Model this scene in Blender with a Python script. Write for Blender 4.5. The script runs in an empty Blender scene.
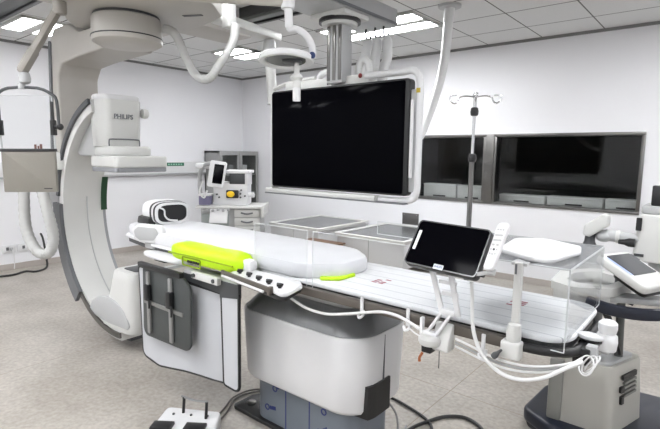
import bpy, bmesh, math, random
from mathutils import Vector, Matrix, Euler
random.seed(7)
C = bpy.context.scene.collection
scn = bpy.context.scene

# ------------------------------------------------------------------ camera, world, lamps, exposure
cam_d = bpy.data.cameras.new('camera'); cam = bpy.data.objects.new('camera', cam_d); C.objects.link(cam)
cam_d.sensor_width = 36.0; cam_d.lens = 36.0 * 479.0 / 660.0; cam_d.clip_start = 0.05
cam.matrix_world = Matrix(((0.76984362, -0.08905075, 0.63198953, 0.0),
                           (0.63811788, 0.08862394, -0.76482114, 0.0),
                           (0.01209849, 0.99207649, 0.12505145, 1.5),
                           (0, 0, 0, 1)))
scn.camera = cam
w = bpy.data.worlds.new('world'); scn.world = w; w.use_nodes = True
w.node_tree.nodes['Background'].inputs[0].default_value = (0.8, 0.85, 0.9, 1)
w.node_tree.nodes['Background'].inputs[1].default_value = 0.0
LAMP = 30.0                       # emission of the ceiling troffers' diffusers
scn.view_settings.view_transform = 'Standard'; scn.view_settings.look = 'None'
scn.view_settings.gamma = 1.0; scn.view_settings.use_curve_mapping = False
scn.view_settings.exposure = 0.5
scn.cycles.max_bounces = 10; scn.cycles.transparent_max_bounces = 24; scn.cycles.diffuse_bounces = 5
scn.cycles.use_denoising = True; scn.cycles.sample_clamp_indirect = 6.0

# ------------------------------------------------------------------ materials
MATS = {}
def srgb(r, g, b):
    f = lambda c: (c/255/12.92) if c/255 <= 0.04045 else ((c/255+0.055)/1.055)**2.4
    return (f(r), f(g), f(b), 1.0)
def mat(name, col, rough=0.5, metal=0.0, noise=0.03, scale=8.0, bump=0.0, spec=0.5, coat=0.0, emit=None):
    if name in MATS: return MATS[name]
    m = bpy.data.materials.new(name); m.use_nodes = True; nt = m.node_tree; N = nt.nodes; L = nt.links
    b = N['Principled BSDF']; b.inputs['Roughness'].default_value = rough; b.inputs['Metallic'].default_value = metal
    b.inputs['Specular IOR Level'].default_value = spec; b.inputs['Coat Weight'].default_value = coat
    tc = N.new('ShaderNodeTexCoord'); nz = N.new('ShaderNodeTexNoise'); nz.inputs['Scale'].default_value = scale
    nz.inputs['Detail'].default_value = 4
    L.new(tc.outputs['Object'], nz.inputs['Vector'])
    mx = N.new('ShaderNodeMix'); mx.data_type = 'RGBA'
    c = list(col)
    mx.inputs[6].default_value = tuple(max(0, x*(1-noise)) for x in c[:3]) + (1,)
    mx.inputs[7].default_value = tuple(min(1, x*(1+noise)) for x in c[:3]) + (1,)
    L.new(nz.outputs['Fac'], mx.inputs[0]); L.new(mx.outputs[2], b.inputs['Base Color'])
    if bump:
        bp = N.new('ShaderNodeBump'); bp.inputs['Strength'].default_value = bump; bp.inputs['Distance'].default_value = 0.01
        L.new(nz.outputs['Fac'], bp.inputs['Height']); L.new(bp.outputs[0], b.inputs['Normal'])
    if emit:
        b.inputs['Emission Color'].default_value = emit[0]; b.inputs['Emission Strength'].default_value = emit[1]
    MATS[name] = m
    return m
def G(v): return (v, v, v, 1)
WHITE = mat('white_plastic', (0.70, 0.70, 0.71, 1), 0.4)
OFFWHITE = mat('off_white_enamel', (0.60, 0.60, 0.585, 1), 0.38)
ARMBEIGE = mat('arm_beige_enamel', (0.27, 0.25, 0.225, 1), 0.42)
BEIGE = mat('warm_grey_enamel', (0.42, 0.40, 0.37, 1), 0.42)
LIGHTGREY = mat('light_grey_plastic', (0.43, 0.435, 0.44, 1), 0.42)
CARTGREY = mat('putty_grey_plastic', (0.42, 0.41, 0.375, 1), 0.45)
MIDGREY = mat('mid_grey_plastic', (0.13, 0.135, 0.145, 1), 0.45)
DARKGREY = mat('dark_grey_plastic', (0.055, 0.058, 0.062, 1), 0.45)
SLATE = mat('slate_lead_vinyl', (0.05, 0.055, 0.055, 1), 0.5, bump=0.05, scale=30)
BLACK = mat('black_plastic', (0.010, 0.010, 0.011, 1), 0.4)
SCREEN = mat('black_screen_glass', (0.002, 0.002, 0.003, 1), 0.08, spec=0.015)
NAVY = mat('navy_black_plastic', (0.008, 0.011, 0.022, 1), 0.35)
STEEL = mat('brushed_steel', (0.20, 0.195, 0.19, 1), 0.32, 1.0, 0.08, 40)
CHROME = mat('chrome', (0.62, 0.62, 0.63, 1), 0.15, 1.0)
RAILM = mat('taupe_anodised_rail', (0.13, 0.115, 0.10, 1), 0.4, 0.5)
DARKRAIL = mat('dark_ceiling_rail_metal', (0.05, 0.051, 0.053, 1), 0.5, 0.2)
SHEET = mat('white_cotton_sheet', (0.63, 0.63, 0.655, 1), 0.85, 0, 0.04, 7, bump=1.0)
LIME = mat('lime_vinyl', (0.50, 0.78, 0.0, 1), 0.5, bump=0.15, scale=14)
SKIRT = mat('grey_green_lead_rubber', (0.215, 0.20, 0.175, 1), 0.6, bump=1.0, scale=7)
CURTAIN = mat('pale_grey_lead_vinyl', (0.50, 0.51, 0.535, 1), 0.5, bump=0.05)
FILM = mat('blue_grey_protective_film', (0.175, 0.20, 0.235, 1), 0.35, 0.2, 0.1, 6)
BLUEINK = mat('blue_ink', (0.02, 0.035, 0.17, 1), 0.6)
REDINK = mat('dark_red_ink', (0.34, 0.06, 0.10, 1), 0.7)
GREEN = mat('green_label', (0.02, 0.14, 0.08, 1), 0.5)
DKGREEN = mat('dark_green_label', (0.01, 0.05, 0.02, 1), 0.5)
YELLOW = mat('yellow_plastic', (0.85, 0.55, 0.01, 1), 0.4)
PURPLE = mat('violet_plastic', (0.17, 0.16, 0.26, 1), 0.4)
ORANGE = mat('orange_plastic', (0.65, 0.22, 0.02, 1), 0.5)
CARD = mat('brown_cardboard', (0.42, 0.28, 0.16, 1), 0.8, bump=0.05)
WOOD = mat('dark_wood_edge', (0.12, 0.06, 0.03, 1), 0.6)
HOSE = mat('white_corrugated_hose', (0.47, 0.47, 0.46, 1), 0.5)
CABLE = mat('white_cable_jacket', (0.70, 0.70, 0.70, 1), 0.45)
GCABLE = mat('grey_cable_jacket', (0.30, 0.30, 0.30, 1), 0.45)
INK = mat('grey_logo_ink', (0.12, 0.13, 0.15, 1), 0.5)
LOGOBLUE = mat('logo_blue_ink', (0.03, 0.07, 0.25, 1), 0.5)
PCBLUE = mat('greyblue_display', (0.05, 0.052, 0.06, 1), 0.15)
LIGHTBLUE = mat('pale_blue_band', (0.38, 0.47, 0.75, 1), 0.4)
STEELTOP = mat('satin_steel_top', (0.10, 0.103, 0.107, 1), 0.25, 0.35, 0.3, 5)
BASEB = mat('baseboard_paint', (0.42, 0.38, 0.35, 1), 0.6)
DIFF = mat('lamp_diffuser', (0.9, 0.9, 0.9, 1), 0.6, emit=((0.97, 0.985, 1.0, 1), LAMP))
DIFFSOFT = mat('lamp_diffuser_soft', (0.9, 0.9, 0.9, 1), 0.6, emit=((0.97, 0.985, 1.0, 1), LAMP*.35))
RESIN = mat('frosted_edge', (0.62, 0.64, 0.65, 1), 0.3)

def wall_mat():
    m = mat('white_wall_paint', (0.80, 0.80, 0.825, 1), 0.55, noise=0.015, scale=1.5, bump=0.02)
    return m
WALL = wall_mat()
def pane(name, tint, f0=0.03, rough=0.02):
    m = bpy.data.materials.new(name); m.use_nodes = True; N = m.node_tree.nodes; L = m.node_tree.links
    N.remove(N['Principled BSDF'])
    t = N.new('ShaderNodeBsdfTransparent'); t.inputs[0].default_value = tint
    g = N.new('ShaderNodeBsdfGlossy'); g.inputs['Roughness'].default_value = rough
    lw = N.new('ShaderNodeLayerWeight'); lw.inputs[0].default_value = 0.5
    pw = N.new('ShaderNodeMath'); pw.operation = 'POWER'; pw.inputs[1].default_value = 4.0
    ml = N.new('ShaderNodeMath'); ml.operation = 'MULTIPLY_ADD'; ml.inputs[1].default_value = 0.55; ml.inputs[2].default_value = f0
    mx = N.new('ShaderNodeMixShader')
    L.new(lw.outputs['Facing'], pw.inputs[0]); L.new(pw.outputs[0], ml.inputs[0])
    L.new(ml.outputs[0], mx.inputs[0]); L.new(t.outputs[0], mx.inputs[1]); L.new(g.outputs[0], mx.inputs[2])
    L.new(mx.outputs[0], N['Material Output'].inputs[0])
    MATS[name] = m
    return m
ACRYL = pane('clear_acrylic', (0.97, 0.975, 0.975, 1), 0.01)
ACRYLTOP = pane('acrylic_dark_reflection', (0.74, 0.75, 0.76, 1), 0.05, 0.05)  # grey tint puts the reflection of dark windows and ceiling into the plate
WINGLASS = pane('window_glass', (0.87, 0.88, 0.875, 1), 0.02)

def floor_mat():
    m = bpy.data.materials.new('polished_concrete_floor'); m.use_nodes = True; N = m.node_tree.nodes; L = m.node_tree.links
    b = N['Principled BSDF']; b.inputs['Roughness'].default_value = 0.42; b.inputs['Specular IOR Level'].default_value = 0.4
    g = N.new('ShaderNodeNewGeometry')
    n1 = N.new('ShaderNodeTexNoise'); n1.inputs['Scale'].default_value = 1.3; n1.inputs['Detail'].default_value = 8; n1.inputs['Roughness'].default_value = 0.65
    n2 = N.new('ShaderNodeTexNoise'); n2.inputs['Scale'].default_value = 38; n2.inputs['Detail'].default_value = 3
    L.new(g.outputs['Position'], n1.inputs['Vector']); L.new(g.outputs['Position'], n2.inputs['Vector'])
    r = N.new('ShaderNodeValToRGB'); r.color_ramp.elements[0].position = 0.3; r.color_ramp.elements[1].position = 0.72
    r.color_ramp.elements[0].color = (0.29, 0.26, 0.225, 1); r.color_ramp.elements[1].color = (0.48, 0.45, 0.41, 1)
    L.new(n1.outputs['Fac'], r.inputs[0])
    r2 = N.new('ShaderNodeValToRGB'); r2.color_ramp.elements[0].position = 0.3; r2.color_ramp.elements[1].position = 0.7
    r2.color_ramp.elements[0].color = (0.80, 0.80, 0.80, 1); r2.color_ramp.elements[1].color = (1.10, 1.10, 1.10, 1)
    L.new(n2.outputs['Fac'], r2.inputs[0])
    mu = N.new('ShaderNodeMix'); mu.data_type = 'RGBA'; mu.blend_type = 'MULTIPLY'; mu.inputs[0].default_value = 1
    L.new(r.outputs[0], mu.inputs[6]); L.new(r2.outputs[0], mu.inputs[7])
    sp = N.new('ShaderNodeSeparateXYZ'); L.new(g.outputs['Position'], sp.inputs[0])
    def line(out, off, per, wd):
        a = N.new('ShaderNodeMath'); a.operation = 'SUBTRACT'; a.inputs[1].default_value = off; L.new(out, a.inputs[0])
        p = N.new('ShaderNodeMath'); p.operation = 'PINGPONG'; p.inputs[1].default_value = per/2; L.new(a.outputs[0], p.inputs[0])
        c = N.new('ShaderNodeMath'); c.operation = 'LESS_THAN'; c.inputs[1].default_value = wd; L.new(p.outputs[0], c.inputs[0])
        return c
    c1 = line(sp.outputs[0], -1.25, 2.4, 0.003); c2 = line(sp.outputs[1], 0.35, 2.4, 0.003)
    mxm = N.new('ShaderNodeMath'); mxm.operation = 'MAXIMUM'; L.new(c1.outputs[0], mxm.inputs[0]); L.new(c2.outputs[0], mxm.inputs[1])
    fin = N.new('ShaderNodeMix'); fin.data_type = 'RGBA'; L.new(mxm.outputs[0], fin.inputs[0])
    L.new(mu.outputs[2], fin.inputs[6]); fin.inputs[7].default_value = (0.26, 0.22, 0.18, 1)
    L.new(fin.outputs[2], b.inputs['Base Color'])
    return m
def ceiling_mat():
    m = bpy.data.materials.new('ceiling_tile'); m.use_nodes = True; N = m.node_tree.nodes; L = m.node_tree.links
    b = N['Principled BSDF']; b.inputs['Roughness'].default_value = 0.8; b.inputs['Specular IOR Level'].default_value = 0.2
    g = N.new('ShaderNodeNewGeometry'); sp = N.new('ShaderNodeSeparateXYZ'); L.new(g.outputs['Position'], sp.inputs[0])
    def line(out, off, per, wd):
        a = N.new('ShaderNodeMath'); a.operation = 'SUBTRACT'; a.inputs[1].default_value = off; L.new(out, a.inputs[0])
        p = N.new('ShaderNodeMath'); p.operation = 'PINGPONG'; p.inputs[1].default_value = per/2; L.new(a.outputs[0], p.inputs[0])
        c = N.new('ShaderNodeMath'); c.operation = 'LESS_THAN'; c.inputs[1].default_value = wd; L.new(p.outputs[0], c.inputs[0])
        return c
    c1 = line(sp.outputs[0], -1.74, 0.62, 0.0065); c2 = line(sp.outputs[1], 4.65, 0.61, 0.008)
    mxm = N.new('ShaderNodeMath'); mxm.operation = 'MAXIMUM'; L.new(c1.outputs[0], mxm.inputs[0]); L.new(c2.outputs[0], mxm.inputs[1])
    nz = N.new('ShaderNodeTexNoise'); nz.inputs['Scale'].default_value = 60; L.new(g.outputs['Position'], nz.inputs['Vector'])
    r = N.new('ShaderNodeValToRGB'); r.color_ramp.elements[0].color = (0.66, 0.665, 0.665, 1); r.color_ramp.elements[1].color = (0.72, 0.725, 0.725, 1)
    L.new(nz.outputs['Fac'], r.inputs[0])
    fin = N.new('ShaderNodeMix'); fin.data_type = 'RGBA'; L.new(mxm.outputs[0], fin.inputs[0])
    L.new(r.outputs[0], fin.inputs[6]); fin.inputs[7].default_value = (0.15, 0.15, 0.15, 1)
    L.new(fin.outputs[2], b.inputs['Base Color'])
    return m
def tabletop_mat():
    m = bpy.data.materials.new('white_table_pad'); m.use_nodes = True; N = m.node_tree.nodes; L = m.node_tree.links
    b = N['Principled BSDF']; b.inputs['Roughness'].default_value = 0.45
    g = N.new('ShaderNodeNewGeometry'); sp = N.new('ShaderNodeSeparateXYZ'); L.new(g.outputs['Position'], sp.inputs[0])
    a = N.new('ShaderNodeMath'); a.operation = 'SUBTRACT'; a.inputs[1].default_value = 1.615; L.new(sp.outputs[1], a.inputs[0])
    p = N.new('ShaderNodeMath'); p.operation = 'PINGPONG'; p.inputs[1].default_value = 0.0425; L.new(a.outputs[0], p.inputs[0])
    c = N.new('ShaderNodeMath'); c.operation = 'LESS_THAN'; c.inputs[1].default_value = 0.0022; L.new(p.outputs[0], c.inputs[0])
    gt = N.new('ShaderNodeMath'); gt.operation = 'GREATER_THAN'; gt.inputs[1].default_value = 0.9; L.new(sp.outputs[2], gt.inputs[0])
    mu = N.new('ShaderNodeMath'); mu.operation = 'MULTIPLY'; L.new(c.outputs[0], mu.inputs[0]); L.new(gt.outputs[0], mu.inputs[1])
    fin = N.new('ShaderNodeMix'); fin.data_type = 'RGBA'; L.new(mu.outputs[0], fin.inputs[0])
    fin.inputs[6].default_value = (0.74, 0.74, 0.76, 1); fin.inputs[7].default_value = (0.40, 0.41, 0.45, 1)
    L.new(fin.outputs[2], b.inputs['Base Color'])
    return m

# ------------------------------------------------------------------ mesh helpers
def rmat(axis=None, ang=0):
    return Matrix.Rotation(math.radians(ang), 3, axis) if axis else Matrix.Identity(3)
def catmull(pts, n=8, closed=False):
    P = [Vector(p) for p in pts]; out = []; k = len(P)
    for i in range(k if closed else k-1):
        if closed: p0, p1, p2, p3 = P[(i-1) % k], P[i], P[(i+1) % k], P[(i+2) % k]
        else: p0, p1, p2, p3 = P[max(i-1, 0)], P[i], P[i+1], P[min(i+2, k-1)]
        for j in range(n):
            t = j/n
            out.append(0.5*((2*p1)+(p2-p0)*t+(2*p0-5*p1+4*p2-p3)*t*t+(3*p1-p0-3*p2+p3)*t**3))
    if not closed: out.append(P[-1])
    return out
def rpoly(pts, r, n=6):
    """round the corners of a 2D polygon; r a number or one radius per corner"""
    k = len(pts); out = []
    R = r if isinstance(r, (list, tuple)) else [r]*k
    for i in range(k):
        p = Vector(pts[i]); a = Vector(pts[i-1]); b = Vector(pts[(i+1) % k]); rr = R[i]
        if rr <= 1e-6: out.append(tuple(p)); continue
        da = (a-p); db = (b-p); la, lb = da.length, db.length; da.normalize(); db.normalize()
        th = da.angle(db); t = min(rr/math.tan(th/2), la*0.49, lb*0.49); re = t*math.tan(th/2)
        bis = (da+db); bis.normalize(); c = p + bis*(re/math.sin(th/2))
        s = p+da*t; e = p+db*t; a0 = math.atan2(s.y-c.y, s.x-c.x); a1 = math.atan2(e.y-c.y, e.x-c.x)
        d = a1-a0
        while d > math.pi: d -= 2*math.pi
        while d < -math.pi: d += 2*math.pi
        for j in range(n+1):
            q = a0+d*j/n; out.append((c.x+re*math.cos(q), c.y+re*math.sin(q)))
    return out
def rect(x0, y0, x1, y1, r=0.0, n=6): return rpoly([(x0, y0), (x1, y0), (x1, y1), (x0, y1)], r, n)
def ellipse(cx, cy, a, b, n=40): return [(cx+a*math.cos(2*math.pi*i/n), cy+b*math.sin(2*math.pi*i/n)) for i in range(n)]

class MB:
    def __init__(s, M=None): s.bm = bmesh.new(); s.M = M        # M: optional Matrix applied to everything added
    def _fin(s, verts, bev, seg=2, ang=35):
        if bev > 0:
            vs = set(verts); es = set()
            for v in verts:
                for e in v.link_edges:
                    if e.other_vert(v) in vs and len(e.link_faces) == 2:
                        try:
                            if e.calc_face_angle() > math.radians(ang): es.add(e)
                        except ValueError: pass
            if es:
                bmesh.ops.bevel(s.bm, geom=list(es), offset=bev, offset_type='OFFSET', segments=seg, profile=0.5, affect='EDGES', clamp_overlap=True)
    def box(s, c, d, bev=0.0, rot=None, seg=2):
        n0 = len(s.bm.verts); r = bmesh.ops.create_cube(s.bm, size=1.0); vs = r['verts']
        for v in vs:
            q = Vector((v.co.x*d[0], v.co.y*d[1], v.co.z*d[2]))
            if rot is not None: q = rot @ q
            v.co = q+Vector(c)
        s._fin(vs, bev, seg); return s
    def bb(s, x0, y0, z0, x1, y1, z1, bev=0.0, seg=2):
        return s.box(((x0+x1)/2, (y0+y1)/2, (z0+z1)/2), (abs(x1-x0), abs(y1-y0), abs(z1-z0)), bev, None, seg)
    def prism(s, poly, z0, z1, plane='xy', bev=0.0, seg=2, top=None, frame=None):
        """extrude a 2D polygon; top: optional polygon of same length at z1; frame: Matrix4 local->world"""
        top = top or poly
        def m(p, z):
            if plane == 'xy': q = Vector((p[0], p[1], z))
            elif plane == 'xz': q = Vector((p[0], z, p[1]))
            else: q = Vector((z, p[0], p[1]))
            return frame @ q if frame is not None else q
        a = [s.bm.verts.new(m(p, z0)) for p in poly]; b = [s.bm.verts.new(m(p, z1)) for p in top]
        k = len(a)
        s.bm.faces.new(list(reversed(a))); s.bm.faces.new(b)
        for i in range(k): s.bm.faces.new((a[i], a[(i+1) % k], b[(i+1) % k], b[i]))
        s.bm.normal_update()
        s._fin(a+b, bev, seg); return s
    def ring(s, outer, inner, z0, z1, plane='xy', frame=None):
        def m(p, z):
            if plane == 'xy': q = Vector((p[0], p[1], z))
            elif plane == 'xz': q = Vector((p[0], z, p[1]))
            else: q = Vector((z, p[0], p[1]))
            return frame @ q if frame is not None else q
        A = [s.bm.verts.new(m(p, z0)) for p in outer]; B = [s.bm.verts.new(m(p, z1)) for p in outer]
        Cc = [s.bm.verts.new(m(p, z0)) for p in inner]; D = [s.bm.verts.new(m(p, z1)) for p in inner]
        k = len(A)
        for i in range(k):
            j = (i+1) % k
            s.bm.faces.new((A[i], A[j], B[j], B[i])); s.bm.faces.new((Cc[j], Cc[i], D[i], D[j]))
            s.bm.faces.new((B[i], B[j], D[j], D[i])); s.bm.faces.new((A[j], A[i], Cc[i], Cc[j]))
        return s
    def cyl(s, p0, p1, r0, r1=None, n=20, bev=0.0):
        p0 = Vector(p0); p1 = Vector(p1); r1 = r0 if r1 is None else r1; d = p1-p0; L = d.length
        q = d.to_track_quat('Z', 'Y').to_matrix()
        r = bmesh.ops.create_cone(s.bm, cap_ends=True, segments=n, radius1=r0, radius2=max(r1, 1e-5), depth=L)
        for v in r['verts']: v.co = q @ v.co + (p0+p1)/2
        s._fin(r['verts'], bev); return s
    def tube(s, pts, r, n=10, smooth=6, closed=False, rfun=None):
        P = catmull(pts, smooth, closed) if smooth > 1 else [Vector(p) for p in pts]
        k = len(P); rings = []; up = None
        for i in range(k):
            if closed: t = P[(i+1) % k]-P[i-1]
            else: t = P[min(i+1, k-1)]-P[max(i-1, 0)]
            t.normalize()
            if up is None:
                up = Vector((0, 0, 1)) if abs(t.z) < 0.9 else Vector((1, 0, 0))
            a = (up - t*up.dot(t)); a.normalize(); up = a; b = t.cross(a)
            rr = rfun(i/(k-1)) * r if rfun else r
            rings.append([s.bm.verts.new(P[i]+a*rr*math.cos(2*math.pi*j/n)+b*rr*math.sin(2*math.pi*j/n)) for j in range(n)])
        for i in range(k if closed else k-1):
            A = rings[i]; B = rings[(i+1) % k]
            for j in range(n): s.bm.faces.new((A[j], A[(j+1) % n], B[(j+1) % n], B[j]))
        if not closed:
            s.bm.faces.new(list(reversed(rings[0]))); s.bm.faces.new(rings[-1])
        return s
    def bar(s, pts, wdt, hgt, side=(0, 0, 1), bev=0.0, smooth=1):
        """sweep a rectangle wdt (across) x hgt (along 'side') through points"""
        P = catmull(pts, smooth) if smooth > 1 else [Vector(p) for p in pts]
        k = len(P); S = Vector(side); rings = []; allv = []
        for i in range(k):
            t = P[min(i+1, k-1)]-P[max(i-1, 0)]; t.normalize(); a = t.cross(S); a.normalize(); b = a.cross(t); b.normalize()
            R = [s.bm.verts.new(P[i]+a*(wdt/2)*u+b*(hgt/2)*v) for u, v in ((-1, -1), (1, -1), (1, 1), (-1, 1))]
            rings.append(R); allv += R
        for i in range(k-1):
            for j in range(4): s.bm.faces.new((rings[i][j], rings[i][(j+1) % 4], rings[i+1][(j+1) % 4], rings[i+1][j]))
        s.bm.faces.new(list(reversed(rings[0]))); s.bm.faces.new(rings[-1])
        s.bm.normal_update(); s._fin(allv, bev); return s
    def lathe(s, prof, c=(0, 0, 0), n=32, rot=None):
        rings = []
        for (r, z) in prof:
            R = []
            for j in range(n):
                q = Vector((r*math.cos(2*math.pi*j/n), r*math.sin(2*math.pi*j/n), z))
                if rot is not None: q = rot @ q
                R.append(s.bm.verts.new(q+Vector(c)))
            rings.append(R)
        for i in range(len(rings)-1):
            for j in range(n): s.bm.faces.new((rings[i][j], rings[i][(j+1) % n], rings[i+1][(j+1) % n], rings[i+1][j]))
        s.bm.faces.new(list(reversed(rings[0]))); s.bm.faces.new(rings[-1]); return s
    def ball(s, c, d, n=16):
        r = bmesh.ops.create_uvsphere(s.bm, u_segments=n, v_segments=max(6, n*2//3), radius=0.5)
        for v in r['verts']: v.co = Vector((v.co.x*d[0], v.co.y*d[1], v.co.z*d[2]))+Vector(c)
        return s
    def loft(s, loops, cap=True):
        R = [[s.bm.verts.new(p) for p in lp] for lp in loops]; k = len(R[0])
        for i in range(len(R)-1):
            for j in range(k): s.bm.faces.new((R[i][j], R[i][(j+1) % k], R[i+1][(j+1) % k], R[i+1][j]))
        if cap: s.bm.faces.new(list(reversed(R[0]))); s.bm.faces.new(R[-1])
        return s
    def build(s, name, material, parent=None, local=False, smooth=40):
        bm = s.bm
        if s.M is not None: bm.transform(s.M)
        bmesh.ops.recalc_face_normals(bm, faces=bm.faces)
        root = parent
        while root is not None and root.parent is not None: root = root.parent
        if root is not None and not local: bm.transform(WM[root.name].inverted())
        me = bpy.data.meshes.new(name); bm.to_mesh(me); bm.free()
        me.polygons.foreach_set('use_smooth', [True]*len(me.polygons)); me.set_sharp_from_angle(angle=math.radians(smooth))
        me.materials.append(material)
        o = bpy.data.objects.new(name, me); C.objects.link(o)
        if parent is not None: o.parent = parent
        return o
WM = {}
def tag(o, label, cat, group=None):
    o['label'] = label; o['category'] = cat
    if group: o['group'] = group
    return o
def thing(name, loc, label, cat, rz=0.0, group=None):
    o = bpy.data.objects.new(name, None); C.objects.link(o); o.empty_display_size = 0.1
    o.location = loc; o.rotation_euler = (0, 0, math.radians(rz))
    WM[o.name] = Matrix.Translation(Vector(loc)) @ Matrix.Rotation(math.radians(rz), 4, 'Z')
    return tag(o, label, cat, group)
def struct(o): o['kind'] = 'structure'; return o
def plabel(o, t): o['label'] = t; return o
def text(name, body, size, frame, material, parent, depth=0.0015, sx=1.0):
    cu = bpy.data.curves.new(name, 'FONT'); cu.body = body; cu.size = size; cu.extrude = depth; cu.offset = size*.004
    cu.align_x = 'CENTER'; cu.align_y = 'CENTER'; cu.resolution_u = 3
    t = bpy.data.objects.new(name, cu); C.objects.link(t)
    dg = bpy.context.evaluated_depsgraph_get(); dg.update()
    me = bpy.data.meshes.new_from_object(t.evaluated_get(dg)); bpy.data.objects.remove(t); bpy.data.curves.remove(cu)
    me.transform(Matrix.Diagonal((sx, 1, 1, 1)))
    root = parent
    while root is not None and root.parent is not None: root = root.parent
    me.transform((WM[root.name].inverted() if root is not None else Matrix.Identity(4)) @ frame)
    me.materials.clear(); me.materials.append(material)
    o = bpy.data.objects.new(name, me); C.objects.link(o); o.parent = parent
    return o
def frame(o, x, y):
    x = Vector(x).normalized(); y = Vector(y); y = (y-x*y.dot(x)).normalized(); z = x.cross(y)
    m = Matrix((x, y, z)).transposed().to_4x4(); m.translation = Vector(o); return m
def copy_tree(o, parent=None):
    c = o.copy(); C.objects.link(c); c.parent = parent
    if o.name in WM: WM[c.name] = WM[o.name]
    for ch in list(o.children): copy_tree(ch, c)
    return c

# ------------------------------------------------------------------ the setting
XL, XR, YB, YF, HC = -6.887, 2.2, 5.81, -2.0, 2.83
FLOOR = floor_mat(); CEIL = ceiling_mat()
struct(MB().bb(XL-.1, YF-.1, -.1, XR+.1, YB+3.2, 0).build('floor', FLOOR))
struct(MB().bb(XL-.1, YF-.1, HC, XR+.1, YB+3.2, HC+.1).build('ceiling', CEIL))
struct(MB().bb(XL-.15, YF-.1, 0, XL, YB+3.2, HC).build('wall_left', WALL))
struct(MB().bb(XR, YF-.1, 0, XR+.15, YB+3.2, HC).build('wall_right', WALL))
struct(MB().bb(XL, YF-.15, 0, XR, YF, HC).build('wall_front', WALL))
WX = [(-3.32, -2.315), (-2.215, -0.668)]; WZ0, WZ1 = 0.915, 1.765
b = MB()
b.bb(XL, YB, 0, XR, YB+.12, WZ0); b.bb(XL, YB, WZ1, XR, YB+.12, HC)
b.bb(XL, YB, WZ0, WX[0][0], YB+.12, WZ1); b.bb(WX[0][1], YB, WZ0, WX[1][0], YB+.12, WZ1); b.bb(WX[1][1], YB, WZ0, XR, YB+.12, WZ1)
struct(b.build('wall_back', WALL))
UNLITROOM = mat('control_room_shade', (0.015, 0.018, 0.016, 1), 0.7)  # near-black colour stands in for the darkness of the unlit control room
struct(MB().bb(XL, YB+3.0, 0, XR, YB+3.1, HC).build('wall_control_room', UNLITROOM))
struct(MB().bb(-4.6, YB+.12, 0, -4.5, YB+3.0, HC).build('wall_control_room_side', UNLITROOM))
struct(MB().bb(0.5, YB+.12, 0, 0.6, YB+3.0, HC).build('wall_control_room_end', UNLITROOM))
struct(MB().bb(-4.5, YB+.13, HC-.05, .5, YB+3.0, HC-.02).build('ceiling_control_room', UNLITROOM))
struct(MB().bb(-4.5, YB+.13, .01, .5, YB+3.0, .03).build('floor_control_room', UNLITROOM))
for i, (x0, x1) in enumerate(WX):
    fr = MB(); f_ = 0.05
    fr.bb(x0-.0, YB-.015, WZ0-.0, x1, YB+.13, WZ0+.028, .003); fr.bb(x0, YB-.015, WZ1-.035, x1, YB+.13, WZ1, .003)
    fr.bb(x0, YB-.015, WZ0+.028, x0+.03, YB+.13, WZ1-.035, .003); fr.bb(x1-.035, YB-.015, WZ0+.028, x1, YB+.13, WZ1-.035, .003)
    wf = struct(fr.build('window_%d' % (i+1), STEEL)); WM[wf.name] = Matrix.Identity(4)
    plabel(MB().bb(x0+.02, YB+.05, WZ0+.02, x1-.02, YB+.062, WZ1-.03).build('glass_pane', WINGLASS, wf), 'dark tinted glass pane')
struct(MB().bb(WX[0][1], YB-.022, WZ0, WX[1][0], YB+.0, WZ1, .003).build('trim_1', STEEL))
struct(MB().bb(XL, YF, 0, XL+.012, YB, .075).build('baseboard_left', BASEB))
struct(MB().bb(XL, YB-.012, 0, XR, YB, .075).build('baseboard_back', BASEB))
struct(MB().bb(XL, YB-.02, HC-.03, XR, YB, HC).build('trim_2', mat('ceiling_edge_trim', (0.2, 0.2, 0.2, 1), 0.6)))
struct(MB().bb(XL, YF, HC-.03, XL+.02, YB, HC).build('trim_3', MATS['ceiling_edge_trim']))

# wall trunking on the left wall
t = thing('wall_trunking', (XL, 1.0, 1.165), 'long white service trunking running along the white left wall with small green label', 'trunking')
MB().bb(XL, -2.5, 1.165, XL+.085, 4.93, 1.35, .012).build('channel', WHITE, t)
plabel(MB().bb(XL+.06, -2.5, 1.150, XL+.088, 4.93, 1.172, .004).build('lower_edge', LIGHTGREY, t), 'grey lower edge strip')
g = plabel(MB().bb(XL+.085, 4.18, 1.283, XL+.088, 4.50, 1.335).build('label_plate', GREEN, t), 'green label with pale lettering')
tx = MB()
for k in range(6): tx.bb(XL+.088, 4.21+k*.045, 1.298, XL+.0885, 4.24+k*.045, 1.32)
tx.build('lettering', mat('pale_green_ink', (0.3, 0.55, 0.42, 1), .6), g)

# wall sockets
for k, (y, lab) in enumerate(((1.99, 'white wall socket plate with a plug, left of the two on the wall'),
                              (2.17, 'white wall socket plate on left wall, nearer the hanging hose of the two'))):
    t = thing('wall_socket', (XL, y, .27), lab, 'socket', group='wall sockets on the left wall')
    MB().bb(XL, y-.075, .215, XL+.014, y+.075, .315, .006).build('plate', WHITE, t)
    plabel(MB().bb(XL+.013, y-.03, .25, XL+.02, y+.0, .29, .003).build('socket_face', MIDGREY, t), 'dark socket insert')
    if k == 0: plabel(MB().bb(XL+.013, y+.008, .247, XL+.05, y+.038, .285, .006).build('plug', LIGHTGREY, t), 'grey plug')
tag(MB().tube([(XL+.05, 2.02, .26), (XL+.06, 2.03, .18), (XL+.05, 2.03, .08), (XL+.03, 2.03, .01)], .006, 8).build('socket_cable', CABLE), 'thin white cable dropping from the left wall socket to the floor', 'cable')
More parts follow.
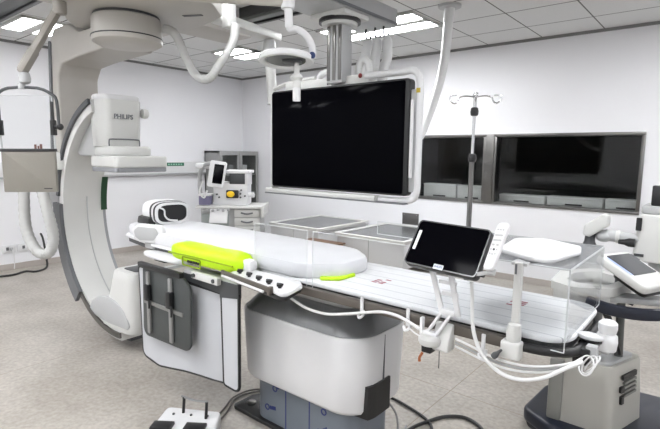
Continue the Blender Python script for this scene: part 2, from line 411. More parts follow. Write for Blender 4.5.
# steel plate on the back wall
t = thing('wall_plate', (-3.34, YB, .62), 'square steel cover plate on the white wall under the windows', 'plate')
MB().bb(-3.47, YB-.016, .54, -3.215, YB, .70, .004).build('plate', STEEL, t)
for x, z in ((-3.44, .56), (-3.24, .56), (-3.44, .68), (-3.24, .68)): MB().cyl((x, YB-.016, z), (x, YB-.020, z), .008, n=8).build('screw', CHROME, t)

# ceiling lights
def troffer(x0, y0, x1, y1, label, dm=None):
    t = thing('ceiling_light', ((x0+x1)/2, (y0+y1)/2, HC), label, 'ceiling light', group='recessed ceiling lights')
    f = MB(); z0 = HC-.022
    ym = (y0+y1)/2
    for a, b2 in ((y0, y0+.03), (y1-.03, y1), (ym-.055, ym+.055)): f.bb(x0, a, z0, x1, b2, HC, .003)
    for a, b2 in ((x0, x0+.03), (x1-.03, x1)): f.bb(a, y0, z0, b2, y1, HC, .003)
    plabel(f.build('frame', OFFWHITE, t), 'white metal frame')
    for a, b2 in ((y0+.03, ym-.055), (ym+.055, y1-.03)): plabel(MB().bb(x0+.03, a, HC-.016, x1-.03, b2, HC-.008).build('diffuser', dm or DIFF, t), 'glowing diffuser strip')
    return t
TX = lambda k: -2.36+.62*k
troffer(TX(-2)+.02, 4.05, TX(0)-.02, 4.64, 'wide bright recessed ceiling light behind the monitor boom, over the windows side')
troffer(TX(-5)+.02, 4.05, TX(-4)-.02, 4.64, 'bright square recessed ceiling light above the drug cabinet corner')
troffer(-6.22, 1.84, -5.50, 2.38, 'bright recessed ceiling light at far left behind the shield arm', DIFFSOFT)
for (ix, y0) in ((-5, -.24), (-2, -.24), (-1, 1.59), (3, 1.59), (3, 4.05), (1, -.24), (5, -.24), (5, 2.2), (-5, -1.46), (-2, -1.46), (1, -1.46)):
    troffer(TX(ix)+.02, y0, TX(ix+1)-.02, y0+.59, 'recessed ceiling light outside the photograph behind the viewer')

# ------------------------------------------------------------------ ceiling rails and carriages
def ceiling_rail(x0, x1, y0, y1, z0, label):
    t = thing('ceiling_rail', ((x0+x1)/2, (y0+y1)/2, HC), label, 'rail', group='dark ceiling rails')
    MB().bb(x0, y0, z0+.025, x1, y1, HC, .006).build('channel', DARKRAIL, t)
    plabel(MB().bb(x0, y0+.02, z0, x1, y0+.10, z0+.03, .004).build('running_strip', mat('rail_strip', (.16, .165, .16, 1), .4, .3), t), 'lighter running strip')
    plabel(MB().bb(x0, y1-.045, z0+.007, x1, y1-.005, z0+.03, .004).build('edge_lip', BLACK, t), 'black edge lip')
ceiling_rail(-6.3, 1.6, 1.36, 1.68, 2.715, 'dark grey ceiling rail at the upper left above the hanging shield')
ceiling_rail(-3.62, 1.6, 3.02, 3.24, 2.715, 'dark grey ceiling rail crossing above the surgical lamp')

# ------------------------------------------------------------------ C-arm X-ray stand
XC, YC, ZC = -3.475, 1.83, 0.995
ca = thing('c_arm_x_ray_stand', (XC, YC, HC), 'large white ceiling hung C-arm X-ray stand at the head of the table', 'x-ray machine')
cg = MB().prism(rpoly([(-3.33, 1.2), (-2.78, 1.2), (-2.72, 2.05), (-2.92, 2.28), (-3.25, 2.36), (-4.1, 2.36), (-4.1, 1.75), (-3.9, 1.60), (-3.44, 1.39)], .05), 2.475, 2.60, 'xy', .012).build('carriage', BEIGE, ca)
MB().bb(-4.05, 1.40, 2.60, -3.65, 3.2, 2.715, .01).build('carriage_bridge', BEIGE, cg)
MB().bar([(-3.12, 2.09, 2.474), (-2.99, 2.16, 2.474)], .03, .006).build('slot', BLACK, cg)
tu = MB().lathe([(.10, 2.478), (.222, 2.478), (.228, 2.47), (.228, 2.455)], (-3.47, 1.85, 0), 48).build('pivot_collar', DARKGREY, ca)
plabel(tu, 'dark pivot ring')
MB().lathe([(.2, 2.462), (.222, 2.462), (.238, 2.45), (.244, 2.31), (.238, 2.285), (.21, 2.268), (.1, 2.262)], (-3.47, 1.85, 0), 56).build('turret', BEIGE, ca)
plabel(MB().lathe([(.2, 2.322), (.247, 2.322), (.247, 2.314), (.2, 2.314)], (-3.47, 1.85, 0), 56).build('seam', BLACK, ca), 'black seam ring')
# L-arm : beam + column (one swept box)
b = MB()
b.prism(rpoly([(-4.80, 1.08), (-4.62, 1.08), (-4.57, 1.5), (-4.56, 2.14), (-4.48, 2.24), (-4.2, 2.262), (-3.6, 2.275), (-3.6, 2.45), (-4.12, 2.455), (-4.32, 2.55), (-4.60, 2.55), (-4.69, 2.46), (-4.72, 2.0)], [.02, .04, .3, .06, .06, .1, 0, 0, .1, .06, .04, .06, .2], 6), 1.78, 2.13, 'xz', .03, 3)
b.build('l_arm', BEIGE, ca)
plabel(MB().prism(rpoly([(-4.805, 1.15), (-4.76, 1.15), (-4.68, 2.0), (-4.65, 2.44), (-4.69, 2.46), (-4.725, 2.0)], .02), 1.765, 1.788, 'xz', .004).build('edge_trim', MIDGREY, ca), 'dark edge trim')
def arcpts(r0, r1, a0, a1, n=40):
    P = [(XC+r1*math.cos(math.radians(a0+(a1-a0)*i/n)), ZC+r1*math.sin(math.radians(a0+(a1-a0)*i/n))) for i in range(n+1)]
    Q = [(XC+r0*math.cos(math.radians(a0+(a1-a0)*i/n)), ZC+r0*math.sin(math.radians(a0+(a1-a0)*i/n))) for i in range(n+1)]
    return P+list(reversed(Q))
def arcseg(r0, r1, a0, a1, y0, y1, n=40):
    b = MB(); loops = []
    for i in range(n+1):
        q = math.radians(a0+(a1-a0)*i/n); c, s_ = math.cos(q), math.sin(q)
        loops.append([(XC+r*c, y, ZC+r*s_) for r, y in ((r0, y0), (r1, y0), (r1, y1), (r0, y1))])
    return b.loft(loops)
arc = arcseg(.825, .905, 105, 276, YC-.165, YC+.165, 70).build('c_arc', OFFWHITE, ca)
plabel(arcseg(.905, .93, 105, 276, YC-.10, YC+.10, 70).build('arc_track', DARKGREY, arc), 'dark outer track')
plabel(arcseg(.835, .965, 176, 230, YC-.195, YC-.165, 30).build('side_cover', MIDGREY, arc), 'dark grey side cover')
plabel(arcseg(.825, .905, 172, 244, YC+.165, YC+.19, 30).build('side_cover', mat('steel_grey_plastic', (.27, .275, .29, 1), .45), arc), 'steel grey side cover')
plabel(arcseg(.845, .885, 230, 276, YC-.18, YC-.165, 30).build('edge_strip', STEEL, arc), 'steel edge strip')
plabel(arcseg(.885, .925, 105, 172, YC-.185, YC-.165, 40).build('edge_strip', DARKGREY, arc), 'dark edge strip')
plabel(arcseg(.818, .826, 172, 238, YC+.025, YC+.031, 30).build('inner_seam', LIGHTGREY, arc), 'thin grey seam')
gl = plabel(arcseg(.812, .826, 160, 181, YC+.150, YC+.198, 12).build('arc_label', DKGREEN, arc), 'dark green scale label')
# carrier sleeve
MB().prism(rpoly([(-4.86, 1.60), (-4.25, 1.60), (-4.25, 2.06), (-4.86, 2.06)], .06), 1.345, 1.49, 'xy', .015).build('sleeve', OFFWHITE, ca)
MB().bb(-4.9, 1.68, 1.0, -4.45, 2.0, 1.36, .03).build('sleeve_block', LIGHTGREY, ca)
# detector side
hp = rpoly([(-3.86, 1.72), (-3.70, 1.675), (-3.585, 1.73), (-3.585, 1.98), (-3.66, 2.04), (-3.86, 2.02)], [.05, .09, .06, .05, .06, .05])
hq = [(x+.012*(1 if x < -3.7 else -.6), 1.85+(y-1.85)*.93) for x, y in hp]
dh = MB(); dh.prism(hq, 1.54, 1.89, 'xy', .014, 3, top=hp)
dh.build('detector_housing', OFFWHITE, ca)
MB().prism(rpoly([(-3.85, 1.735), (-3.70, 1.685), (-3.60, 1.74), (-3.60, 1.98), (-3.66, 2.03), (-3.85, 2.0)], .05), 1.888, 1.928, 'xy', .01).build('housing_cap', WHITE, ca)
MB().prism(rpoly([(-4.18, 1.46), (-3.8, 1.46), (-3.8, 1.89), (-3.9, 1.86), (-4.06, 1.70)], [.05, .02, 0, .1, .1]), 1.735, 1.96, 'xz', .02).build('detector_arm', LIGHTGREY, ca)
MB().prism(rect(-3.80, 1.70, -3.42, 2.0, .06), 1.462, 1.54, 'xy', .022, 3).build('detector_neck', OFFWHITE, ca)
sl = MB().prism(rpoly([(-3.70, 1.635), (-3.30, 1.635), (-3.30, 2.05), (-3.70, 2.05)], .035), 1.385, 1.468, 'xy', .012, 3).build('flat_detector', OFFWHITE, ca)
plabel(MB().prism(rpoly([(-3.695, 1.64), (-3.305, 1.64), (-3.305, 2.045), (-3.695, 2.045)], .03), 1.352, 1.387, 'xy', .008).build('bumper', mat('bumper_grey', (.26, .265, .28, 1), .5), sl), 'grey rubber bumper')
plabel(MB().tube([(-3.585, 1.735, 1.535), (-3.585, 1.735, 1.58), (-3.585, 1.76, 1.592), (-3.585, 1.95, 1.592), (-3.585, 1.975, 1.58), (-3.585, 1.975, 1.535)], .005, 8, 3).build('handle_line', MIDGREY, ca), 'thin grey handle')
MB().lathe([(.001, -.02), (.035, -.02), (.04, 0), (.035, .02), (.001, .02)], (-3.62, 2.045, 1.80), 20, rmat('X', 90)).build('knob', OFFWHITE, ca)
text('maker_lettering', 'PHILIPS', .052, frame((-3.5855, 1.855, 1.762), (0, 1, 0), (.02, 0, 1)), INK, ca, .002, .92)
# tube side
th = MB()
def tloop(z, a, bq, cx, r, k=.5): return [(x, y, z) for x, y in rect(cx-a, YC-bq, cx+a, YC+bq, r, 6)]
th.loft([tloop(.17, .24, .175, -3.47, .08), tloop(.30, .23, .17, -3.45, .08), tloop(.42, .19, .16, -3.42, .08), tloop(.55, .165, .15, -3.40, .07), tloop(.60, .155, .14, -3.40, .06), tloop(.615, .14, .125, -3.40, .05)])
tb = th.build('tube_housing', OFFWHITE, ca)
plabel(MB().prism(rect(-3.48, 1.75, -3.30, 1.92, .02), .613, .622, 'xy', .002).build('collimator_window', DARKGREY, tb), 'dark collimator window')
plabel(MB().prism([(-3.57+.31*math.cos(math.radians(a)), .225+.17*math.sin(math.radians(a))) for a in range(0, 181, 9)]+[(-3.84, .205), (-3.57, .185), (-3.28, .20)], YC-.175, YC-.15, 'xz', .010).build('side_disc', LIGHTGREY, tb), 'rounded grey side disc')
plabel(MB().bb(-4.14, 1.68, .27, -3.6, 1.98, .30, .012).build('tube_deck', OFFWHITE, tb), 'white deck')

# cable loop hanging behind the shield
def ribbed(pts, r, name, m, label=None, n=12, smooth=18, parent=None, amp=.05):
    k = [0]
    o = MB().tube(pts, r, n, smooth, rfun=lambda u: 1+amp*math.sin(u*len(pts)*28)).build(name, m, parent)
    return o
tag(ribbed([(-4.62, 1.50, 1.45), (-4.56, 1.46, 1.15), (-4.50, 1.44, .85), (-4.38, 1.47, .67), (-4.29, 1.53, .66), (-4.27, 1.56, .80), (-4.33, 1.55, 1.0), (-4.43, 1.55, 1.2), (-4.6, 1.58, 1.4)], .043, 'cable_hose', HOSE), 'thick pale hose hanging in a loop beside the C-arm below the shield', 'hose')
tag(MB().tube([(XL+.02, 2.36, .42), (-6.80, 2.36, .36), (-6.70, 2.35, .15), (-6.62, 2.32, .02), (-6.5, 2.16, .012), (-6.6, 2.07, .012), (-6.52, 1.92, .012), (-6.54, 1.78, .012), (-6.6, 1.5, .012), (-6.7, 1.2, .012)], .013, 8).build('power_cable', BLACK), 'black cable running along the floor below the left wall sockets', 'cable')
# U hose from turret
tag(ribbed([(-3.285, 2.03, 2.40), (-3.225, 2.09, 2.36), (-3.20, 2.16, 2.20), (-3.13, 2.2, 2.07), (-3.05, 2.25, 2.05), (-3.0, 2.3, 2.14), (-2.955, 2.40, 2.32), (-2.94, 2.42, 2.46)], .032, 'cable_hose', HOSE), 'thick white U-shaped hose hanging from the ceiling unit left of the surgical lamp', 'hose')
# ceiling arm with hanging box, behind the monitor
t = thing('ceiling_support_arm', (-3.06, 2.75, HC), 'pale ceiling support arm with a drop post reaching behind the big monitor', 'support arm')
MB().bb(-3.06, 2.38, 2.44, -2.975, 2.46, 2.72, .008).build('drop_box', OFFWHITE, t)
MB().bar([(-3.10, 2.36, 2.52), (-3.20, 3.10, 2.52)], .12, .075, (0, 0, 1), .015).build('arm', OFFWHITE, t)
MB().cyl((-3.19, 3.0, 2.49), (-3.19, 3.0, 2.38), .05, .06, 20, .006).build('joint', LIGHTGREY, t)
MB().cyl((-3.19, 3.0, 2.40), (-3.15, 3.0, 1.93), .045, n=20, bev=.006).build('drop_post', OFFWHITE, t)
MB().tube([(-3.15, 3.0, 2.05), (-3.0, 2.98, 2.08), (-2.8, 2.98, 2.10), (-2.6, 2.95, 2.10)], .018, 8).build('cross_tube', OFFWHITE, t)

# ------------------------------------------------------------------ monitor suspension
t = thing('monitor_boom', (-2.42, 2.6, HC), 'grey ceiling boom with a telescopic column that carries the big monitor', 'boom')
MB().bb(-2.50, 1.2, 2.51, -2.13, 3.40, 2.65, .02).build('beam', LIGHTGREY, t)
plabel(MB().bb(-2.125, 1.2, 2.515, -2.11, 3.36, 2.535, .003).build('edge_lip', MIDGREY, t), 'dark edge lip')
plabel(MB().tube([(-2.09, 1.2, 2.665), (-2.09, 2.3, 2.665), (-2.09, 3.0, 2.665)], .024, 10, 2).build('conduit', MIDGREY, t), 'grey conduit')
plabel(MB().bb(-2.46, 2.72, 2.475, -2.14, 3.02, 2.512, .01).build('trolley_plate', OFFWHITE, t), 'white trolley plate')
MB().lathe([(.05, 2.478), (.155, 2.478), (.155, 2.452), (.05, 2.452)], (-2.30, 2.87, 0), 32).build('bearing', BLACK, t)
MB().lathe([(.05, 2.455), (.135, 2.455), (.13, 2.43), (.05, 2.43)], (-2.30, 2.87, 0), 32).build('flange', OFFWHITE, t)
col = MB().bb(-2.375, 2.81, 2.02, -2.225, 2.93, 2.44, .012).build('column', LIGHTGREY, t)
for x in (-2.352, -2.30, -2.248): MB().bb(x-.014, 2.803, 2.04, x+.014, 2.812, 2.43, .003).build('column_rib', STEEL, col)
hk = [(-2.37, 3.30), (-2.28, 3.30), (-2.20, 3.30)]
for (x, y) in hk: plabel(MB().tube([(x, y, 2.51), (x, y+.0, 2.455), (x+.02, y, 2.425), (x+.045, y, 2.435), (x+.045, y, 2.465)], .008, 8, 4).build('hook', DARKGREY, t), 'dark cable hook')
for k, (x, yy, zt) in enumerate(((-2.345, 3.29, 2.39), (-2.25, 3.29, 2.39), (-2.155, 3.29, 2.36))):
    labs = ['white padded cable bundle behind the monitor top, left of three', 'white padded cable bundle behind the monitor top, middle of three', 'white padded cable bundle behind the monitor top, right of three']
    tag(MB().tube([(x-.005, yy, 2.432), (x, yy, zt-.01), (x-.005+.01*k, yy-.02, zt-.1), (x, yy-.05, 2.12), (x+.01, yy-.1, 1.9)], .040, 14, 8, rfun=lambda u: min(1, .3+u*5)).build('cable_bundle', CABLE), labs[k], 'cable', 'cable bundles behind the monitor')
tag(MB().tube([(-2.60, 2.98, 2.0), (-2.59, 2.98, 2.10), (-2.53, 2.98, 2.14), (-2.47, 2.98, 2.12), (-2.46, 2.98, 2.0)], .025, 12).build('cable_loop', CABLE), 'white arched cable behind the monitor top left of the column', 'cable')
tag(MB().tube([(-2.20, 2.98, 2.0), (-2.20, 2.98, 2.14), (-2.16, 2.98, 2.20), (-2.11, 2.98, 2.16), (-2.10, 2.98, 2.0)], .028, 12).build('cable_loop', CABLE), 'white arched cable behind the monitor top right of the column', 'cable')

YM = 2.8
t = thing('large_monitor', (-2.31, YM, 1.2), 'huge black wall-sized monitor with white tube frame hanging over the table', 'monitor')
MB().prism(rect(-2.97, 1.222, -1.655, 2.005, .03), YM+.012, YM+.085, 'xz', .012, 3).build('monitor_body', BLACK, t)
plabel(MB().prism(rect(-2.955, 1.237, -1.69, 1.99, .012), YM+.004, YM+.014, 'xz', .002).build('screen', SCREEN, t), 'black screen')
plabel(MB().bb(-2.99, YM+.02, 1.20, -2.972, YM+.10, 1.98, .006).build('side_rail', OFFWHITE, t), 'white left side rail')
plabel(MB().bb(-3.03, YM-.01, 1.172, -1.90, YM+.07, 1.212, .01).build('lower_bar', OFFWHITE, t), 'white lower bar')
plabel(MB().bb(-3.03, YM-.012, 1.165, -1.66, YM+.06, 1.176, .004).build('lower_lip', MIDGREY, t), 'grey lower lip')
tbp = MB().bb(-2.86, YM+.06, 1.99, -2.02, YM+.16, 2.075, .015).build('top_bar', OFFWHITE, t); plabel(tbp, 'white top bar')
plabel(MB().ball((-2.40, YM+.057, 2.035), (.015, .01, .03), 8).build('lock_hole', BLACK, tbp), 'black lock hole')
plabel(MB().tube([(-2.05, YM+.07, 2.055), (-1.75, YM+.055, 2.055), (-1.65, YM+.05, 2.05), (-1.605, YM+.05, 1.99), (-1.60, YM+.05, 1.8), (-1.60, YM+.05, 1.4), (-1.605, YM+.05, 1.25), (-1.65, YM+.05, 1.195), (-1.78, YM+.05, 1.185), (-1.95, YM+.05, 1.185)], .024, 14, 6).build('tube_frame', WHITE, t), 'white bent tube frame')
plabel(MB().bb(-1.66, YM+.03, 1.25, -1.60, YM+.07, 1.93, .008).build('side_panel', LIGHTGREY, t), 'grey side panel')
plabel(MB().tube([(-1.635, YM+.015, 1.86), (-1.63, YM+.005, 1.6), (-1.635, YM+.015, 1.35)], .012, 8).build('handle', WHITE, t), 'white side handle')
plabel(MB().bb(-1.613, YM+.02, 1.905, -1.588, YM+.03, 1.935).build('sticker', mat('warning_yellow', (.45, .33, .02, 1), .5), t), 'small yellow warning sticker')
plabel(MB().ball((-2.09, YM+.05, 2.06), (.03, .03, .035), 10).build('cable_tie', mat('red_brown', (.25, .03, .03, 1), .5), t), 'red tie')
# white flexible ceiling hose
t = thing('ceiling_drop_hose', (-2.04, 4.11, HC), 'long white flexible hose dropping from a ceiling plate to the monitor edge', 'hose')
MB().lathe([(.05, HC), (.10, HC), (.10, HC-.022), (.05, HC-.03)], (-2.04, 4.11, 0), 28).build('ceiling_plate', LIGHTGREY, t)
MB().tube([(-2.04, 4.11, HC-.02), (-2.035, 4.08, 2.65), (-2.01, 4.0, 2.40), (-1.97, 3.85, 2.15), (-1.90, 3.6, 1.92), (-1.80, 3.3, 1.74), (-1.70, 3.05, 1.64), (-1.66, 2.93, 1.62)], .045, 14, 10, rfun=lambda u: 1-.35*u).build('hose', CABLE, t)

# ------------------------------------------------------------------ surgical lamp
t = thing('surgical_lamp', (-1.9, 1.85, 2.28), 'small round white surgical lamp on a curved arm in front of the monitor', 'lamp')
MB().tube([(-2.36, 1.48, 2.33), (-2.2, 1.6, 2.315), (-2.0, 1.74, 2.30), (-1.86, 1.85, 2.29)], .032, 14, 3).build('boom_arm', BEIGE, t)
MB().lathe([(.02, 2.245), (.034, 2.25), (.038, 2.275), (.038, 2.32), (.03, 2.335), (.01, 2.336)], (-1.845, 1.866, 0), 24).build('knuckle', WHITE, t)
MB().cyl((-1.840, 1.866, 2.25), (-1.835, 1.866, 2.15), .022, n=20, bev=.005).build('post', WHITE, t)
MB().tube([(-1.835, 1.866, 2.16), (-1.83, 1.87, 2.145), (-1.80, 1.89, 2.145), (-1.765, 1.93, 2.11), (-1.755, 1.96, 2.06), (-1.765, 1.975, 2.01)], .018, 12, 6).build('yoke', WHITE, t)
LCX, LCY, LCZ = -1.89, 1.90, 2.005
hd = MB(); rt = Euler((math.radians(-5), math.radians(-4), 0)).to_matrix()
hd.lathe([(.112, .012), (.128, .018), (.144, .015), (.152, .004), (.151, -.008), (.144, -.016), (.128, -.018), (.115, -.010), (.110, 0.0)], (LCX, LCY, LCZ), 48, rt)
hdo = hd.build('lamp_ring', WHITE, t)
plabel(MB().lathe([(.001, .0), (.106, .0), (.106, -.008), (.001, -.008)], (LCX, LCY, LCZ), 40, rt).build('lens', mat('lamp_lens_grey', (.20, .205, .205, 1), .2, .2), t), 'grey glass lens')
plabel(MB().box((LCX+.035, LCY+.01, LCZ-.014), (.1, .06, .012), .004, rmat('Z', 35)).build('sensor_plate', DARKGREY, t), 'dark speckled plate')
plabel(MB().cyl((-1.765, 1.972, 2.02), (-1.740, 1.942, 2.016), .017, n=20).build('badge', mat('badge_navy', (.01, .025, .10, 1), .4), t), 'round blue badge')
hx, hy = -1.84, 1.93
hn = MB().lathe([(.012, 2.0), (.016, 1.93), (.032, 1.915), (.034, 1.905), (.022, 1.89), (.026, 1.865), (.026, 1.855)], (hx, hy, 0), 20).build('handle_hub', OFFWHITE, t)
MB().lathe([(.0215, 1.857), (.0215, 1.79), (.02, 1.783), (.002, 1.782)], (hx, hy, 0), 18).build('sterile_handle', WHITE, t)

# ------------------------------------------------------------------ hanging lead shield, upper left
SD = Vector((.77, .638, .012)).normalized(); SU = Vector((0, 0, 1)); SO = Vector((-3.605, 1.215, 0)); SN = SD.cross(SU)
t = thing('hanging_lead_shield', (-3.6, 1.22, 1.22), 'clear hanging lead acrylic shield with grey skirt on a beige ceiling arm', 'radiation shield')
FS = frame((SO.x, SO.y, 0), SD, SU)
HW = .178
def spr(poly, a, b_, bev=0, sg=2): return MB().prism(poly, a, b_, 'xy', bev, sg, frame=FS)
plabel(spr(rect(-HW, 1.50, HW, 1.86, .01), -.006, .006).build('acrylic_panel', ACRYL, t), 'clear acrylic panel')
e = MB()
for x in (-HW, HW): e.box((0, 0, 0), (0, 0, 0))
e = MB().ring(rect(-HW-.003, 1.50, HW+.003, 1.863, .01), rect(-HW+.001, 1.502, HW-.001, 1.86, .01), -.007, .007, 'xy', FS)
plabel(e.build('panel_edge', RESIN, t), 'pale polished edge')
plabel(spr(rect(-HW, 1.222, HW, 1.505, .006), -.014, .014, .004).build('lead_skirt', SKIRT, t), 'wrinkled grey lead skirt')
plabel(spr(rect(-HW-.004, 1.492, HW+.004, 1.512, .002), -.018, .018, .003).build('skirt_bar', BLACK, t), 'black bar')
plabel(spr(rect(.095, 1.243, .15, 1.249), .014, .0155).build('skirt_label', BLACK, t), 'small dark label')
st = MB()
for k, (x, ww, zz, hh) in enumerate(((.045, .015, 1.512, .028), (.066, .012, 1.512, .018), (.082, .016, 1.512, .03))): st.prism(rect(x, zz, x+ww, zz+hh), .007, .009, 'xy', frame=FS)
plabel(st.build('panel_sticker', mat('maroon_ink', (.12, .05, .04, 1), .6), t), 'small dark warning marks')
def sp3(x, z, n=0): return FS @ Vector((x, z, n))
plabel(MB().tube([sp3(-.19, 1.82, .02), sp3(-.165, 1.865, .02), sp3(-.09, 1.905, .02), sp3(.10, 1.905, .02), sp3(.19, 1.865, .02), sp3(.222, 1.82, .02), sp3(.225, 1.66, .02)], .010, 10, 3).build('yoke', DARKGREY, t), 'dark bent yoke')
plabel(MB().tube([sp3(-.19, 1.82, .02), sp3(-.235, 1.77, .02), sp3(-.24, 1.66, .02)], .010, 10, 3).build('yoke', DARKGREY, t), 'dark bent yoke')
for sx in (-1, 1):
    cl = MB().prism(rect(sx*HW-.012, 1.60, sx*HW+.012, 1.70, .004), -.02, .022, 'xy', .003, frame=FS); cl.prism(rect(sx*HW-.006, 1.70, sx*HW+.004, 1.82, .002), -.01, .012, 'xy', frame=FS)
    cl.cyl(sp3(sx*HW, 1.655, .0), sp3(sx*(HW+.05), 1.655, .01), .016, n=14); cl.ball(sp3(sx*(HW+.05), 1.655, .012), (.045, .045, .045), 12)
    plabel(cl.build('clamp', BLACK, t), 'black clamp with knob')
mb = MB().cyl(sp3(0, 1.90, .02), sp3(0, 1.935, .02), .022, n=16); mb.lathe([(.015, 1.93), (.032, 1.94), (.036, 1.965), (.03, 2.0), (.015, 2.006)], sp3(0, 0, .02)+Vector((0, 0, 0)), 20)
plabel(mb.build('swivel', LIGHTGREY, t), 'grey swivel')
A0 = sp3(0, 2.0, .02); A1 = Vector((-3.50, 1.40, 2.44))
MB().bar([A0, A0+(A1-A0)*.33, A1], .054, .05, (.77, .638, 0), .016).build('spring_arm', ARMBEIGE, t)
MB().bar([A0+(A1-A0)*.02, A0+(A1-A0)*.36], .064, .058, (.77, .638, 0), .018).build('arm_sleeve', ARMBEIGE, t)
kn = MB().lathe([(.02, -.05), (.036, -.046), (.042, -.03), (.042, .05), (.034, .062), (.02, .065)], A1+Vector((.01, .0, .0)), 24)
kn.build('elbow', ARMBEIGE, t)
MB().cyl(A1+Vector((.01, 0, .05)), A1+Vector((.01, 0, .32)), .034, n=20).build('drop_tube', ARMBEIGE, t)

# ------------------------------------------------------------------ patient table
tb = thing('patient_table', (-1.6, 1.83, 0), 'long white X-ray patient table on a big grey-white pedestal', 'table')
TT = MB(); plan = rpoly([(-3.30, 1.66), (-2.75, 1.58), (-.335, 1.58), (-.335, 2.09), (-2.75, 2.09), (-3.30, 2.02)], [.12, .1, .10, .10, .1, .12], 8)
top = MB().prism(plan, .905, .925, 'xy', .007, 3).build('tabletop', tabletop_mat(), tb)
pl2 = rpoly([(-3.28, 1.675), (-2.75, 1.595), (-.345, 1.595), (-.345, 2.075), (-2.75, 2.075), (-3.28, 2.0)], [.1, .1, .09, .09, .1, .1], 8)
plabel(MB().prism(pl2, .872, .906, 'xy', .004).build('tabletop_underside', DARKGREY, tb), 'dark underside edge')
for y0, y1 in ((1.548, 1.578), (2.088, 2.118)):
    r_ = plabel(MB().bb(-1.80, y0, .866, -.48, y1, .903, .004).build('accessory_rail', RAILM, tb), 'taupe accessory rail')
plabel(MB().tube([(-.48, 1.563, .882), (-.40, 1.575, .882), (-.335, 1.62, .882), (-.318, 1.70, .882), (-.318, 1.98, .882)], .016, 10, 6).build('end_rail', BLACK, tb), 'black end rail')
# red marks printed on the pad
rm = MB()
for (x0, y0) in ((-1.21, 1.765), (-.625, 1.845)):
    for k in range(4):
        for q in range(2):
            if (k+q+int(abs(x0)*10)) % 4 != 3: rm.bb(x0+q*.035, y0+k*.022, .9250, x0+q*.035+.026, y0+k*.022+.012, .9256)
plabel(rm.build('printed_marks', REDINK, tb), 'small red printed marks')
# pedestal
PX0, PX1, PY0, PY1 = -2.05, -1.20, 1.66, 2.14
sh = MB()
def pl(z, g, r): return [(x, y, z) for x, y in rect(PX0-g, PY0-g, PX1+g, PY1+g, r, 8)]
sh.loft([pl(.265, -.03, .14), pl(.28, -.01, .15), pl(.30, 0, .16), pl(.645, 0.012, .16), pl(.66, 0.006, .16)])
shell = sh.build('pedestal_shell', mat('pale_pedestal_plastic', (.72, .72, .73, 1), .38), tb)
sb = MB().loft([pl(.655, .0, .16), pl(.665, .0, .16), pl(.75, -.07, .13), pl(.757, -.085, .12)])
plabel(sb.build('pedestal_bevel', mat('silver_grey_plastic', (.25, .255, .26, 1), .3, .3), tb), 'silver grey sloped shoulder')
MB().loft([pl(.75, -.12, .10), pl(.87, -.09, .10)]).build('pedestal_neck', OFFWHITE, tb)
plabel(MB().bb(PX1-.002, PY0+.20, .30, PX1+.0125, PY0+.204, .65).build('panel_seam', MIDGREY, shell), 'dark seam')
def outl(g): return [p for p in rect(PX0-g, PY0-g, PX1+g, PY1+g, .16, 24) if p[0] > PX1-.12 and 1.735 < p[1] < 1.86]
og, ig = outl(.0145), outl(-.03)
og.append((PX1+.0145, 1.915)); ig.append((PX1-.03, 1.915))
plabel(MB().prism(og+list(reversed(ig)), .262, .425, 'xy').build('cable_opening', BLACK, shell), 'black cable opening')
bs = MB().loft([pl(.0, -.065, .10), pl(.30, -.065, .10)]).build('pedestal_base', FILM, tb)
plabel(bs, 'base wrapped in blue-grey protective film')
for x in (-1.72, -1.55): plabel(MB().bb(x, PY0+.0635, .02, x+.006, PY0+.068, .27).build('film_edge', BLUEINK, bs), 'blue film edge')
fi = 0
for (x, z, a) in ((-1.80, .225, 35), (-1.86, .10, 10), (-1.45, .22, 75), (-1.48, .10, 35)):
    F = frame((x, PY0+.0635, z), (math.cos(math.radians(a)), 0, math.sin(math.radians(a))), (-math.sin(math.radians(a)), 0, math.cos(math.radians(a))))
    m_ = MB().ring(ellipse(0, 0, .018, .018, 20), ellipse(0, 0, .012, .012, 20), -.002, .001, 'xy', F)
    for k in range(3): m_.prism(rect(.022+.016*k, -.010, .034+.016*k, .010), -.002, .001, 'xy', frame=F)
    plabel(m_.build('film_print', BLUEINK, bs), 'blue printed marks')
fl = plabel(MB().prism(rpoly([(-2.14, 1.70), (-1.95, 1.70), (-1.27, 1.70), (-1.27, 2.08), (-2.0, 2.08), (-2.14, 1.86)], .03), 0.0, .022, 'xy', .005).build('floor_flange', BLACK, tb), 'black floor flange')
plabel(MB().lathe([(.03, .022), (.03, .028), (.022, .034), (.002, .034)], (-2.07, 1.79, 0), 16).build('anchor_bolt', STEEL, fl), 'steel anchor bolt')

# mattress on the table
mp = rpoly([(-3.25, 1.67), (-2.72, 1.585), (-1.50, 1.575), (-1.33, 1.70), (-1.34, 1.93), (-1.5, 2.06), (-2.72, 2.085), (-3.25, 2.02)], [.08, .1, .12, .10, .10, .15, .1, .08], 8)
def shrink(poly, g):
    cx = sum(p[0] for p in poly)/len(poly); cy = sum(p[1] for p in poly)/len(poly)
    out = []
    for x, y in poly:
        d = math.hypot(x-cx, y-cy); out.append((x+(cx-x)/d*g*1.0, cy+(y-cy)*(1-g/.25)))
    return out
mt = thing('table_mattress', (-2.2, 1.83, .925), 'long mattress under a white sheet covering the head half of the table', 'mattress')
mm = MB(); mm.loft([[(x, y, z) for x, y in shrink(mp, g)] for z, g in ((.928, .004), (.935, 0), (.978, 0), (.995, .008), (1.003, .03))])
mm.build('sheet_cover', SHEET, mt)
plabel(MB().prism(rpoly([(-1.40, 1.61), (-1.322, 1.675), (-1.315, 1.80), (-1.45, 1.80)], .02), .926, .940, 'xy', .003).build('mattress_underside', LIME, mt), 'lime green underside')

